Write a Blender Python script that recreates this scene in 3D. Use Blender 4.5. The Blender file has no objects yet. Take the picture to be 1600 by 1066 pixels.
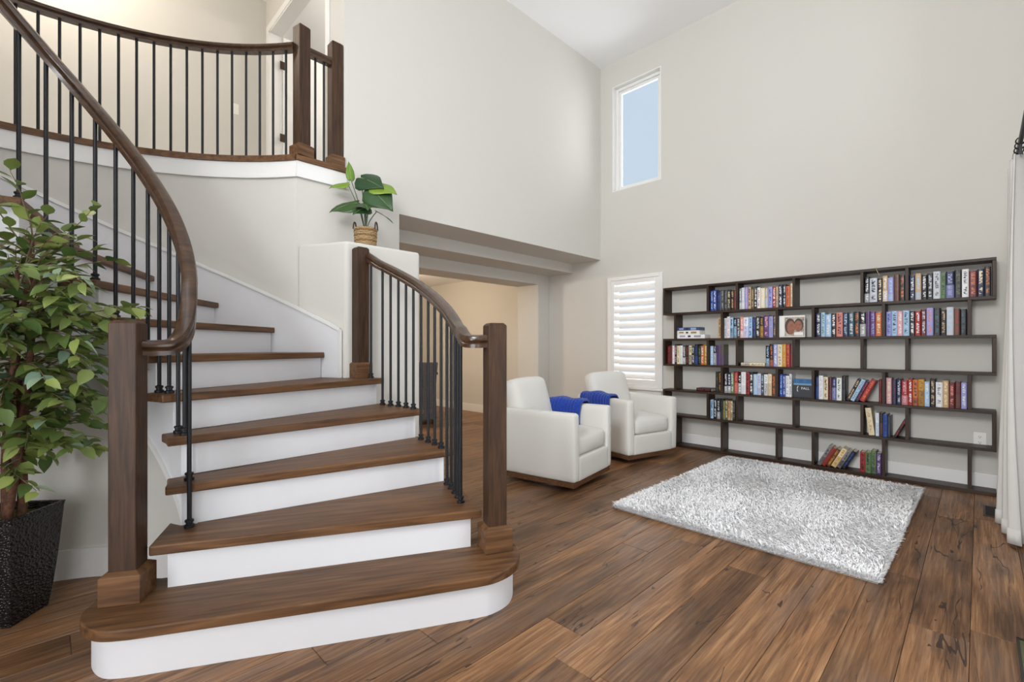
import bpy, math, random
import numpy as np
from mathutils import Vector, Matrix
random.seed(7); np.random.seed(7)
SC = bpy.context.scene
COL = SC.collection
PI = math.pi
rad = math.radians

# ------------------------------------------------------------------ camera
cam_d = bpy.data.cameras.new('camera'); cam = bpy.data.objects.new('camera', cam_d); COL.objects.link(cam)
cam_d.sensor_width = 36; cam_d.lens = 730 / 1600 * 36; cam_d.shift_y = 9 / 1600
cam_d.clip_start = .02
cam.location = (0, 0, 1.2); cam.rotation_euler = (rad(90), 0, rad(-45))
SC.camera = cam

# ------------------------------------------------------------------ world, daylight, exposure
def s2l(c):
    return tuple((x / 255 / 12.92 if x / 255 <= .04045 else ((x / 255 + .055) / 1.055) ** 2.4) for x in c[:3])
W = bpy.data.worlds.new('World'); SC.world = W; W.use_nodes = True
bg = W.node_tree.nodes['Background']; bg.inputs[0].default_value = (*s2l((203, 221, 238)), 1); bg.inputs[1].default_value = 1.08
SC.view_settings.view_transform = 'Standard'; SC.view_settings.look = 'None'
SC.view_settings.gamma = 1; SC.view_settings.use_curve_mapping = False
SC.view_settings.exposure = -0.17
SC.cycles.use_denoising = True
SC.cycles.max_bounces = 10; SC.cycles.diffuse_bounces = 6; SC.cycles.sample_clamp_indirect = 6
def area(name, loc, rot, sx, sy, power, col):
    l = bpy.data.lights.new(name, 'AREA'); l.shape = 'RECTANGLE'; l.size = sx; l.size_y = sy; l.energy = power; l.color = col
    o = bpy.data.objects.new(name, l); COL.objects.link(o); o.location = loc; o.rotation_euler = rot
    return o
# daylight entering at the windows of the front wall (behind the camera): x0,x1,z0,z1,power
FRONT_WINDOWS = [(1.55, 3.75, .06, 2.25, 54), (-2.0, -.55, .5, 2.25, 42), (.75, 2.35, 3.05, 4.7, 14), (2.95, 4.75, 3.05, 4.7, 26), (-1.9, -.2, 3.05, 4.7, 8)]  # lower left window is added, to light the stair evenly
# unseen windows added in the left wall to brighten the right wall: y0,y1,z0,z1,power
ADDED_LEFT_WINDOWS = [(-.25, 1.5, .06, 2.2, 110), (-.38, 1.15, 3.0, 4.8, 365)]
DAY = (.95, .97, 1.0)
for (x0, x1, z0, z1, p) in FRONT_WINDOWS:
    area('daylight', ((x0 + x1) / 2, -.62, (z0 + z1) / 2), (rad(90), 0, 0), x1 - x0, z1 - z0, p, DAY)
for (y0, y1, z0, z1, p) in ADDED_LEFT_WINDOWS:
    area('daylight', (-2.55, (y0 + y1) / 2, (z0 + z1) / 2), (0, rad(-90), 0), z1 - z0, y1 - y0, p, DAY)
area('daylight', (5.75, 3.225, 4.06), (0, rad(90), 0), 1.4, .68, 16, DAY)
area('daylight', (5.78, 3.24, 1.4), (0, rad(90), 0), 1.3, .64, 22, DAY)

# ------------------------------------------------------------------ mesh helpers
class MB:
    def __init__(s): s.v = []; s.f = []
    def add(s, vs, fs, M=None):
        b = len(s.v)
        s.v += [tuple(M @ Vector(v)) if M else tuple(v) for v in vs]
        s.f += [tuple(i + b for i in f) for f in fs]
        return s
    def box(s, x0, x1, y0, y1, z0, z1, M=None):
        return s.add([(x0, y0, z0), (x1, y0, z0), (x1, y1, z0), (x0, y1, z0), (x0, y0, z1), (x1, y0, z1), (x1, y1, z1), (x0, y1, z1)],
                     [(3, 2, 1, 0), (4, 5, 6, 7), (0, 1, 5, 4), (1, 2, 6, 5), (2, 3, 7, 6), (3, 0, 4, 7)], M)
    def prism(s, poly, z0, z1, M=None):
        a = sum(poly[i][0] * poly[(i + 1) % len(poly)][1] - poly[(i + 1) % len(poly)][0] * poly[i][1] for i in range(len(poly)))
        if a < 0: poly = poly[::-1]
        n = len(poly)
        return s.add([(p[0], p[1], z0) for p in poly] + [(p[0], p[1], z1) for p in poly],
                     [tuple(range(n - 1, -1, -1)), tuple(range(n, 2 * n))] + [(i, (i + 1) % n, n + (i + 1) % n, n + i) for i in range(n)], M)
    def loft(s, rings, closed=True, cap=True, M=None):
        n = len(rings[0]); vs = [p for r in rings for p in r]; fs = []
        for i in range(len(rings) - 1):
            for j in range(n if closed else n - 1):
                a, b = i * n + j, i * n + (j + 1) % n
                fs.append((a, b, b + n, a + n))
        if cap and closed:
            fs.append(tuple(range(n - 1, -1, -1))); k = (len(rings) - 1) * n; fs.append(tuple(range(k, k + n)))
        return s.add(vs, fs, M)
    def lathe(s, prof, n=20, M=None):
        return s.loft([[(r * math.cos(2 * PI * j / n), r * math.sin(2 * PI * j / n), z) for j in range(n)] for r, z in prof], M=M)
    def sweep(s, path, prof, cap=True, radii=None):
        path = [Vector(p) for p in path]; rings = []
        for i, p in enumerate(path):
            t = (path[min(i + 1, len(path) - 1)] - path[max(i - 1, 0)]).normalized()
            side = t.cross(Vector((0, 0, 1)))
            if side.length < 1e-4: side = Vector((1, 0, 0))
            side.normalize(); up = side.cross(t).normalized()
            k = radii[i] if radii else 1
            rings.append([tuple(p + side * a * k + up * b * k) for a, b in prof])
        return s.loft(rings, cap=cap)
    def tube(s, path, r, n=8, radii=None):
        return s.sweep(path, [(r * math.cos(2 * PI * j / n), r * math.sin(2 * PI * j / n)) for j in range(n)], radii=radii)

def arcband(mb, Ra, Rb, angs, zlo, zhi):
    f = lambda z, i: z[i] if isinstance(z, (list, tuple)) else z
    rings = []
    for i, a in enumerate(angs):
        p, q = (CX + Ra * math.cos(a), CY + Ra * math.sin(a)), (CX + Rb * math.cos(a), CY + Rb * math.sin(a))
        rings.append([(*p, f(zlo, i)), (*q, f(zlo, i)), (*q, f(zhi, i)), (*p, f(zhi, i))])
    return mb.loft(rings)
def lin(a, b, n): return [a + (b - a) * i / n for i in range(n + 1)]
def mesh(name, vs, fs, mat=None, smooth=None):
    me = bpy.data.meshes.new(name); me.from_pydata(vs, [], fs); me.validate()
    if mat: me.materials.append(mat)
    if smooth is not None:
        me.polygons.foreach_set('use_smooth', [True] * len(me.polygons)); me.set_sharp_from_angle(angle=rad(smooth))
    return me
def link(name, me, parent=None, loc=None, rot=None, scale=None):
    o = bpy.data.objects.new(name, me); COL.objects.link(o)
    if parent: o.parent = parent
    if loc: o.location = loc
    if rot: o.rotation_euler = rot
    if scale: o.scale = scale
    return o
def obj(name, mb, mat, parent=None, loc=None, rot=None, smooth=None, bevel=0, seg=2):
    o = link(name, mesh(name, mb.v, mb.f, mat, smooth), parent, loc, rot)
    if bevel:
        m = o.modifiers.new('bevel', 'BEVEL'); m.width = bevel; m.segments = seg; m.limit_method = 'ANGLE'; m.angle_limit = rad(40)
        if smooth is None:
            o.data.polygons.foreach_set('use_smooth', [False] * len(o.data.polygons))
    return o
def tag(o, label, cat=None, group=None, kind=None):
    o['label'] = label
    if cat: o['category'] = cat
    if group: o['group'] = group
    if kind: o['kind'] = kind
    return o
def thing(name, label, cat, loc=(0, 0, 0), rz=0, group=None):
    return tag(link(name, None, None, loc, (0, 0, rz)), label, cat, group)
def struct(name, mb, mat, label, **k):
    return tag(obj(name, mb, mat, **k), label, name.split('_')[0], None, 'structure')
def spline(pts, n=8):
    P = [Vector(p) for p in pts]; P = [2 * P[0] - P[1]] + P + [2 * P[-1] - P[-2]]; out = []
    for i in range(1, len(P) - 2):
        for k in range(n):
            t = k / n; a, b, c, d = P[i - 1], P[i], P[i + 1], P[i + 2]
            out.append(.5 * (2 * b + (c - a) * t + (2 * a - 5 * b + 4 * c - d) * t * t + (3 * b - a - 3 * c + d) * t ** 3))
    out.append(P[-2]); return out

# ------------------------------------------------------------------ materials
def newmat(name):
    m = bpy.data.materials.new(name); m.use_nodes = True
    return m, m.node_tree.nodes, m.node_tree.links, m.node_tree.nodes['Principled BSDF']
def N(ns, t, **k):
    n = ns.new('ShaderNode' + t)
    for a, v in k.items(): setattr(n, a, v)
    return n
def ramp(ns, stops):
    r = ns.new('ShaderNodeValToRGB'); e = r.color_ramp.elements
    while len(e) < len(stops): e.new(.5)
    for el, (p, c) in zip(e, stops): el.position = p; el.color = (*s2l(c), 1)
    return r
def plain(name, c, rough=.6, metal=0, bump=0, scale=200, spec=.5, var=0, sheen=0):
    m, ns, L, b = newmat(name)
    b.inputs['Base Color'].default_value = (*s2l(c), 1); b.inputs['Roughness'].default_value = rough; b.inputs['Metallic'].default_value = metal
    b.inputs['Specular IOR Level'].default_value = spec
    if sheen: b.inputs['Sheen Weight'].default_value = sheen
    if bump or var:
        tc = N(ns, 'TexCoord'); nz = N(ns, 'TexNoise'); nz.inputs['Scale'].default_value = scale; nz.inputs['Detail'].default_value = 4
        L.new(tc.outputs['Object'], nz.inputs['Vector'])
        if bump:
            bp = N(ns, 'Bump'); bp.inputs['Strength'].default_value = bump; bp.inputs['Distance'].default_value = .004
            L.new(nz.outputs['Fac'], bp.inputs['Height']); L.new(bp.outputs[0], b.inputs['Normal'])
        if var:
            r = ramp(ns, [(.3, [x * (1 - var) for x in c]), (.7, [min(255, x * (1 + var)) for x in c])])
            L.new(nz.outputs['Fac'], r.inputs[0]); L.new(r.outputs[0], b.inputs['Base Color'])
    return m
def wood(name, dark, mid, light, axis=0, rough=.38, coat=.0, stretch=14, scale=3.2, bump=.12):
    m, ns, L, b = newmat(name)
    tc = N(ns, 'TexCoord'); oi = N(ns, 'ObjectInfo'); mp = N(ns, 'Mapping'); ad = N(ns, 'VectorMath', operation='ADD'); mu = N(ns, 'VectorMath', operation='SCALE')
    mu.inputs[0].default_value = (37, 53, 71); L.new(oi.outputs['Random'], mu.inputs['Scale'])
    L.new(tc.outputs['Object'], ad.inputs[0]); L.new(mu.outputs[0], ad.inputs[1]); L.new(ad.outputs[0], mp.inputs['Vector'])
    sc = [scale * stretch] * 3; sc[axis] = scale; mp.inputs['Scale'].default_value = sc
    n1 = N(ns, 'TexNoise'); n1.inputs['Scale'].default_value = 1; n1.inputs['Detail'].default_value = 6; n1.inputs['Distortion'].default_value = .6
    L.new(mp.outputs[0], n1.inputs['Vector'])
    r = ramp(ns, [(.25, dark), (.5, mid), (.8, light)]); L.new(n1.outputs['Fac'], r.inputs[0])
    L.new(r.outputs[0], b.inputs['Base Color']); b.inputs['Roughness'].default_value = rough; b.inputs['Coat Weight'].default_value = coat; b.inputs['Specular IOR Level'].default_value = .3; b.inputs['Coat Roughness'].default_value = .15
    bp = N(ns, 'Bump'); bp.inputs['Strength'].default_value = bump; bp.inputs['Distance'].default_value = .002
    L.new(n1.outputs['Fac'], bp.inputs['Height']); L.new(bp.outputs[0], b.inputs['Normal'])
    return m
def floor_material():
    m, ns, L, b = newmat('plank_floor')
    tc = N(ns, 'TexCoord'); oi = N(ns, 'ObjectInfo'); mu = N(ns, 'VectorMath', operation='SCALE'); ad = N(ns, 'VectorMath', operation='ADD')
    mu.inputs[0].default_value = (91, 57, 33); L.new(oi.outputs['Random'], mu.inputs['Scale']); L.new(tc.outputs['Object'], ad.inputs[0]); L.new(mu.outputs[0], ad.inputs[1])
    def noise(sx, sy, det=6, dist=0., rough=.55):
        mp = N(ns, 'Mapping'); mp.inputs['Scale'].default_value = (sx, sy, 1); L.new(ad.outputs[0], mp.inputs['Vector'])
        n = N(ns, 'TexNoise'); n.inputs['Scale'].default_value = 1; n.inputs['Detail'].default_value = det; n.inputs['Distortion'].default_value = dist; n.inputs['Roughness'].default_value = rough
        L.new(mp.outputs[0], n.inputs['Vector']); return n
    def mix(a, bb, fac, mode='MIX'):
        x = N(ns, 'Mix', data_type='RGBA', blend_type=mode)
        if isinstance(fac, float): x.inputs[0].default_value = fac
        else: L.new(fac, x.inputs[0])
        for v, i in ((a, 6), (bb, 7)):
            if isinstance(v, tuple): x.inputs[i].default_value = (*s2l(v), 1)
            else: L.new(v, x.inputs[i])
        return x.outputs[2]
    grain = noise(3.0, 75, 9, .7, .62); patch = noise(1.3, 7, 4, .5); grey = noise(1.1, 5.5, 4, .8)
    r = ramp(ns, [(.28, (82, 57, 38)), (.5, (130, 92, 60)), (.72, (168, 130, 93))]); L.new(grain.outputs['Fac'], r.inputs[0])
    pr = ramp(ns, [(.3, (70, 56, 48)), (.52, (255, 255, 255)), (1, (255, 255, 255))]); L.new(patch.outputs['Fac'], pr.inputs[0])
    c = mix(r.outputs[0], pr.outputs[0], .62, 'MULTIPLY')
    gr = ramp(ns, [(.5, (0, 0, 0)), (.72, (255, 255, 255))]); L.new(grey.outputs['Fac'], gr.inputs[0])
    gm = N(ns, 'Math', operation='MULTIPLY'); gm.inputs[1].default_value = .55; L.new(gr.outputs[0], gm.inputs[0])
    c = mix(c, (120, 100, 88), gm.outputs[0])
    # knots
    mp = N(ns, 'Mapping'); mp.inputs['Scale'].default_value = (1.5, 5.2, 1); L.new(ad.outputs[0], mp.inputs['Vector'])
    wn = noise(6, 14, 3); wm = N(ns, 'VectorMath', operation='SCALE'); wm.inputs['Scale'].default_value = .35; L.new(wn.outputs['Color'], wm.inputs[0])
    wa = N(ns, 'VectorMath', operation='ADD'); L.new(mp.outputs[0], wa.inputs[0]); L.new(wm.outputs[0], wa.inputs[1])
    vo = N(ns, 'TexVoronoi'); vo.inputs['Scale'].default_value = 1.0; L.new(wa.outputs[0], vo.inputs['Vector'])
    kr = ramp(ns, [(.0, (255, 255, 255)), (.10, (185, 185, 185)), (.20, (90, 90, 90)), (.36, (0, 0, 0))]); L.new(vo.outputs['Distance'], kr.inputs[0])
    km = N(ns, 'Math', operation='MULTIPLY'); km.inputs[1].default_value = .75; L.new(kr.outputs[0], km.inputs[0])
    c = mix(c, (48, 36, 30), km.outputs[0])
    # long cracks
    cr = noise(.9, 7.5, 3, .5); sb = N(ns, 'Math', operation='SUBTRACT'); sb.inputs[1].default_value = .5; L.new(cr.outputs['Fac'], sb.inputs[0])
    ab = N(ns, 'Math', operation='ABSOLUTE'); L.new(sb.outputs[0], ab.inputs[0])
    brk = noise(3, 4, 2); lt = N(ns, 'Math', operation='LESS_THAN'); lt.inputs[1].default_value = .006; L.new(ab.outputs[0], lt.inputs[0])
    g2 = N(ns, 'Math', operation='GREATER_THAN'); g2.inputs[1].default_value = .52; L.new(brk.outputs['Fac'], g2.inputs[0])
    cm = N(ns, 'Math', operation='MULTIPLY'); L.new(lt.outputs[0], cm.inputs[0]); L.new(g2.outputs[0], cm.inputs[1])
    cs = N(ns, 'Math', operation='MULTIPLY'); cs.inputs[1].default_value = .8; L.new(cm.outputs[0], cs.inputs[0])
    c = mix(c, (36, 27, 22), cs.outputs[0])
    hs = N(ns, 'HueSaturation'); L.new(c, hs.inputs['Color'])
    wn2 = N(ns, 'TexWhiteNoise', noise_dimensions='1D'); L.new(oi.outputs['Random'], wn2.inputs['W'])
    mr = N(ns, 'MapRange'); mr.inputs['To Min'].default_value = .72; mr.inputs['To Max'].default_value = 1.22; L.new(wn2.outputs['Value'], mr.inputs['Value']); L.new(mr.outputs[0], hs.inputs['Value'])
    L.new(hs.outputs[0], b.inputs['Base Color']); b.inputs['Roughness'].default_value = .42; b.inputs['Specular IOR Level'].default_value = .45
    bp = N(ns, 'Bump'); bp.inputs['Strength'].default_value = .25; bp.inputs['Distance'].default_value = .002
    L.new(grain.outputs['Fac'], bp.inputs['Height']); L.new(bp.outputs[0], b.inputs['Normal'])
    return m
def glass_material():
    m, ns, L, b = newmat('window_glass'); ns.remove(b)
    t = N(ns, 'BsdfTransparent'); g = N(ns, 'BsdfGlossy'); g.inputs['Roughness'].default_value = .02; f = N(ns, 'Fresnel'); f.inputs['IOR'].default_value = 1.3
    x = N(ns, 'MixShader'); L.new(f.outputs[0], x.inputs[0]); L.new(t.outputs[0], x.inputs[1]); L.new(g.outputs[0], x.inputs[2])
    L.new(x.outputs[0], ns['Material Output'].inputs[0]); return m
def book_material():
    m, ns, L, b = newmat('book_cover')
    oi = N(ns, 'ObjectInfo'); at = N(ns, 'Attribute', attribute_type='OBJECT', attribute_name='accent'); tc = N(ns, 'TexCoord'); sp = N(ns, 'SeparateXYZ')
    L.new(tc.outputs['Generated'], sp.inputs[0])
    def mth(op, a, bb=None):
        n = N(ns, 'Math', operation=op)
        for i, v in enumerate((a, bb)):
            if v is None: continue
            if isinstance(v, (int, float)): n.inputs[i].default_value = v
            else: L.new(v, n.inputs[i])
        return n.outputs[0]
    gx, gy, gz = sp.outputs; rnd = oi.outputs['Random']
    spine = mth('LESS_THAN', gx, .12)
    cen = mth('LESS_THAN', mth('ABSOLUTE', mth('SUBTRACT', gy, .5)), .24)
    split = mth('ADD', mth('MULTIPLY', mth('FRACT', mth('MULTIPLY', rnd, 17.3)), .3), .3)
    z1 = mth('GREATER_THAN', gz, mth('ADD', split, .07)); z2 = mth('LESS_THAN', gz, .93)
    z3 = mth('LESS_THAN', gz, mth('SUBTRACT', split, .03)); z4 = mth('GREATER_THAN', gz, .1)
    zone = mth('ADD', mth('MULTIPLY', z1, z2), mth('MULTIPLY', z3, z4))
    cv = N(ns, 'CombineXYZ'); L.new(mth('MULTIPLY', gy, 2.2), cv.inputs[1]); L.new(mth('MULTIPLY', gz, 34), cv.inputs[2]); L.new(mth('MULTIPLY', rnd, 91), cv.inputs[0])
    nz = N(ns, 'TexNoise'); nz.inputs['Scale'].default_value = 1; nz.inputs['Detail'].default_value = 1; L.new(cv.outputs[0], nz.inputs['Vector'])
    let = mth('GREATER_THAN', nz.outputs['Fac'], .49)
    mask = mth('MULTIPLY', mth('MULTIPLY', spine, cen), mth('MULTIPLY', zone, let))
    band = mth('MULTIPLY', mth('LESS_THAN', gz, split), mth('GREATER_THAN', mth('FRACT', mth('MULTIPLY', rnd, 7.7)), .72))
    mx0 = N(ns, 'Mix', data_type='RGBA'); L.new(band, mx0.inputs[0]); L.new(oi.outputs['Color'], mx0.inputs[6]); 
    mx1 = N(ns, 'Mix', data_type='RGBA'); mx1.inputs[0].default_value = .45; L.new(oi.outputs['Color'], mx1.inputs[6]); L.new(at.outputs['Color'], mx1.inputs[7])
    L.new(mx1.outputs[2], mx0.inputs[7])
    mx = N(ns, 'Mix', data_type='RGBA'); L.new(mask, mx.inputs[0]); L.new(mx0.outputs[2], mx.inputs[6]); L.new(at.outputs['Color'], mx.inputs[7])
    L.new(mx.outputs[2], b.inputs['Base Color']); b.inputs['Roughness'].default_value = .4
    return m
def leaf_material(name, c1, c2, vein):
    m, ns, L, b = newmat(name)
    oi = N(ns, 'ObjectInfo'); geo = N(ns, 'NewGeometry'); tc = N(ns, 'TexCoord'); sp = N(ns, 'SeparateXYZ'); L.new(tc.outputs['UV'], sp.inputs[0])
    sm = N(ns, 'Math', operation='ADD'); L.new(oi.outputs['Random'], sm.inputs[0]); L.new(geo.outputs['Random Per Island'], sm.inputs[1])
    fr = N(ns, 'Math', operation='FRACT'); L.new(sm.outputs[0], fr.inputs[0])
    r = ramp(ns, [(0, c1), (1, c2)]); L.new(fr.outputs[0], r.inputs[0])
    L.new(r.outputs[0], b.inputs['Base Color']); b.inputs['Roughness'].default_value = .42
    tr = N(ns, 'BsdfTranslucent'); L.new(r.outputs[0], tr.inputs[0]); x = N(ns, 'MixShader'); x.inputs[0].default_value = .18
    L.new(b.outputs[0], x.inputs[1]); L.new(tr.outputs[0], x.inputs[2]); L.new(x.outputs[0], ns['Material Output'].inputs[0])
    return m
M = {}
M['wall'] = plain('greige_drywall', (205, 202, 195), .85, bump=.12, scale=120, spec=.2)
M['ceiling'] = plain('white_ceiling', (246, 246, 246), .9, bump=.06, scale=120, spec=.2)
M['white'] = plain('white_trim_paint', (228, 227, 224), .45)
M['riser'] = plain('white_riser_paint', (220, 220, 222), .5)
M['rail'] = wood('stained_oak_rail', (40, 27, 18), (62, 42, 28), (82, 58, 39), 0, .28, .5, 6, 8, .04)
M['oak_z'] = wood('stained_oak_upright', (38, 25, 16), (62, 42, 27), (84, 58, 39), 2, .5, .0, 16, 4)
M['oak_x'] = wood('stained_oak_tread', (60, 39, 24), (98, 68, 43), (128, 92, 60), 0, .46, .0, 14, 3)
M['case'] = wood('dark_walnut_board', (38, 27, 20), (54, 39, 29), (70, 52, 39), 1, .45, 0, 12, 4, .05)
M['case_z'] = wood('dark_walnut_divider', (38, 27, 20), (54, 39, 29), (70, 52, 39), 2, .45, 0, 12, 4, .05)
M['walnut'] = wood('walnut_plinth', (70, 46, 30), (98, 66, 44), (120, 84, 58), 0, .4, 0, 10, 5)
M['iron'] = plain('black_iron', (26, 26, 29), .45, .3)
M['black'] = plain('black_metal', (18, 18, 20), .4, .5)
M['bronze'] = plain('bronze_hinge', (70, 54, 44), .4, .6)
M['floor'] = floor_material()
M['subfloor'] = plain('dark_subfloor', (38, 27, 20), .9)
M['glass'] = glass_material()
M['chair'] = plain('white_boucle', (220, 218, 211), .9, bump=.5, scale=700, spec=.15, sheen=.2)
M['throw'] = plain('cobalt_knit', (32, 62, 150), .9, bump=.6, scale=260, spec=.1, var=.12, sheen=.3)
M['metal'] = plain('brushed_steel', (120, 120, 122), .35, .9)
M['pages'] = plain('book_pages', (226, 216, 196), .9, bump=.3, scale=300)
M['book'] = book_material()
M['leaf'] = leaf_material('ficus_leaf', (58, 86, 40), (146, 160, 86), 0)
M['leaf2'] = leaf_material('ficus_leaf_pale', (112, 140, 118), (158, 178, 150), 0)
M['bark'] = plain('ficus_bark', (92, 58, 40), .8, bump=.8, scale=60, var=.25)
M['twig'] = plain('ficus_twig', (112, 92, 70), .8)
M['moss'] = plain('dry_moss', (92, 92, 58), .95, bump=1, scale=90, var=.4)
M['curtain'] = plain('white_linen', (206, 204, 200), .9, bump=.3, scale=500, spec=.1)
M['plastic'] = plain('white_plastic', (232, 230, 224), .4)
M['dark'] = plain('dark_slot', (30, 28, 27), .6)

# ------------------------------------------------------------------ plan constants
CX, CY = -.21, 2.68              # centre of the curved stair
R_ = .193; TH0 = -.892; DTH = .226
RW = 1.95                        # stair wall radius
XW, YW, YF = 5.55, 3.78, 3.38    # right wall, upper back wall, end of the stair wall
ZC, Z2 = 5.12, 14 * R_           # ceiling, upper floor
X0, Y0 = -2.3, -.42              # left wall, front wall
def th(n): return TH0 + n * DTH
def pol(R, a, z=None):
    p = (CX + R * math.cos(a), CY + R * math.sin(a))
    return p if z is None else (*p, z)
def arc(R, a0, a1, n): return [pol(R, a0 + (a1 - a0) * i / n) for i in range(n + 1)]
A_F = math.asin((YF - CY) / RW)  # where the curved wall ends
A_W = math.asin((YW - CY) / RW)  # where it meets the upper back wall

# ------------------------------------------------------------------ floor of separate planks
fl = struct('floor', MB().box(X0, XW + .1, Y0, 9.0, -.05, -.012), M['subfloor'], 'wide brown plank floor with knots and cracks')
random.seed(11)
k = 0
for row in range(-5, 48):
    ya = .407 + .19 * row; yb = ya + .19
    if ya < Y0 - .1 or ya > 8.9: continue
    xa = X0 if ya < 5.1 else 1.9
    x = xa - random.uniform(0, 1.8); xe = XW if ya < 5.1 else 5.62
    while x < xe:
        ln = random.choice([1.83, 1.83, 1.83, 1.22, 2.1])
        a, b = max(x, xa), min(x + ln, xe); x += ln
        if b - a < .05: continue
        g = .0009
        mb = MB(); e = .002; hx, hy = (b - a) / 2 - g, .095 - g
        y_c = (max(ya, Y0) + yb) / 2
        if ya < Y0: hy = (yb - Y0) / 2 - g
        mb.loft([[(-hx, -hy, -.012), (hx, -hy, -.012), (hx, hy, -.012), (-hx, hy, -.012)], [(-hx, -hy, -.0016), (hx, -hy, -.0016), (hx, hy, -.0016), (-hx, hy, -.0016)],
                 [(-hx + e, -hy + e, 0), (hx - e, -hy + e, 0), (hx - e, hy - e, 0), (-hx + e, hy - e, 0)]])
        obj('plank', mb, M['floor'], fl, ((a + b) / 2, y_c, 0)); k += 1

# ------------------------------------------------------------------ walls and ceiling
def wall_grid(mb, plane, c0, c1, a0, a1, z0, z1, holes):
    """solid wall between c0..c1 on one axis, with rectangular holes (a0,a1,z0,z1)"""
    As = sorted({a0, a1, *[h[0] for h in holes], *[h[1] for h in holes]}); Zs = sorted({z0, z1, *[h[2] for h in holes], *[h[3] for h in holes]})
    for i in range(len(As) - 1):
        for j in range(len(Zs) - 1):
            am, zm = (As[i] + As[i + 1]) / 2, (Zs[j] + Zs[j + 1]) / 2
            if any(h[0] < am < h[1] and h[2] < zm < h[3] for h in holes): continue
            if plane == 'x': mb.box(c0, c1, As[i], As[i + 1], Zs[j], Zs[j + 1])
            else: mb.box(As[i], As[i + 1], c0, c1, Zs[j], Zs[j + 1])
    return mb
WIN1 = (2.868, 3.583, 3.335, 4.78)
WIN2 = (2.92, 3.57, .76, 2.05)
struct('wall_right', wall_grid(MB(), 'x', XW, XW + .14, Y0 - .14, 5.17, 0, ZC, [WIN1, WIN2]), M['wall'], 'tall greige wall behind the bookcase')
FW = [(a, b, c, d) for a, b, c, d, p in FRONT_WINDOWS]
struct('wall_front', wall_grid(MB(), 'y', Y0 - .14, Y0, X0 - .1, XW, 0, ZC, FW), M['wall'], 'greige front wall with windows behind the camera')
struct('wall_left', wall_grid(MB(), 'x', X0 - .1, X0, Y0, 5.73, 0, ZC, [w[:4] for w in ADDED_LEFT_WINDOWS]), M['wall'], 'greige wall left of the stair')
mb = MB()
prof = [(1.40, 0), (2.31, 0), (2.31, 2.425), (XW, 2.425), (XW, ZC), (1.78, ZC), (1.78, Z2), (1.40, Z2)]
mb.prism(prof, -YW - .12, -YW, Matrix.Rotation(rad(90), 4, 'X'))
struct('wall_back', mb, M['wall'], 'tall greige wall over the dining room opening')
struct('trim_1', MB().box(2.31, XW, YW + .12, 4.27, 2.425, Z2), M['wall'], 'upper flat soffit over the dining opening')
struct('trim_2', MB().box(2.31, XW, 4.27, 4.73, 2.29, Z2), M['wall'], 'stepped beam below the upper soffit')
mb = MB().box(2.31, 5.29, 4.73, 5.17, 2.145, Z2); mb.box(5.29, XW, 4.73, 5.17, 0, Z2)
struct('wall_portal', mb, M['wall'], 'portal wall and jamb at the dining room opening', bevel=.012)
struct('wall_return', MB().box(2.15, 2.31, YW + .12, 5.17, 0, Z2), M['wall'], 'side return of the dining opening')
blk = arc(RW, A_F, A_W, 8) + [(2.27, YW), (2.27, YF)]
struct('wall_ledge', MB().prism(blk, 0, 2.005), M['wall'], 'low wall end with plant ledge beside the stair', bevel=.025, seg=4)
mb = arcband(MB(), RW, RW + .12, lin(A_W, rad(200), 60), 0, Z2 - .06)
w = struct('wall_stair', mb, M['wall'], 'curved greige wall along the outside of the stair', smooth=30)
# upper floor
def slab(ps, z0, z1): return MB().prism(ps, z0, z1)
up = arc(RW + .06, A_W, rad(150), 30) + [(X0, 4.0), (X0, 5.73), (1.78, 5.73), (1.78, YW + .12), (1.42, YW + .12)]
struct('floor_upper', slab(up, Z2 - .3, Z2 - .02), M['ceiling'], 'upper landing floor slab')
land = arc(.645, th(14), rad(200), 10) + arc(RW, rad(200), th(14), 20)
struct('floor_landing', slab(land, Z2 - .28, Z2), M['oak_x'], 'top landing at the head of the stair')
struct('wall_hall', MB().box(X0, 1.9, 5.73, 5.85, Z2 - .3, ZC), M['wall'], 'greige wall of the upper hall behind the balcony')
D1 = (4.12, 5.62, Z2, Z2 + 2.03)
struct('wall_hall_side', wall_grid(MB(), 'x', 1.78, 1.9, YW + .12, 5.73, Z2 - .02, ZC, [D1]), M['wall'], 'side wall of the upper hall with a door opening')
struct('ceiling', MB().box(X0 - .1, XW + .14, Y0 - .14, 9, ZC, ZC + .1), M['ceiling'], 'high flat white ceiling')
# room behind the upper door
mb = MB().box(1.9, 5.55, 7.6, 7.7, Z2 - .02, ZC); mb.box(5.45, 5.55, YW + .12, 7.6, Z2 - .02, ZC); mb.box(1.8, 1.9, 5.85, 7.6, Z2 - .02, ZC)
struct('wall_upper_room', mb, M['ceiling'], 'white walls of the room behind the upper door')
struct('floor_upper_room', MB().box(1.9, 5.55, YW + .12, 7.7, Z2 - .02, Z2), M['white'], 'floor of the room behind the upper door')
# dining room
mb = MB().box(5.62, 5.72, 5.17, 9, 0, 2.44); mb.box(1.9, 5.72, 9, 9.1, 0, 2.44); mb.box(1.8, 1.9, 5.17, 9, 0, 2.44); mb.box(XW, 5.72, 5.07, 5.17, 0, 2.44); mb.box(1.8, 2.31, 5.17, 5.27, 0, 2.44)
struct('wall_dining', mb, M['wall'], 'greige walls of the dining room beyond the opening')
struct('ceiling_dining', MB().box(1.8, 5.72, 5.17, 9.1, 2.44, 2.6), M['ceiling'], 'dining room ceiling')

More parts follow.
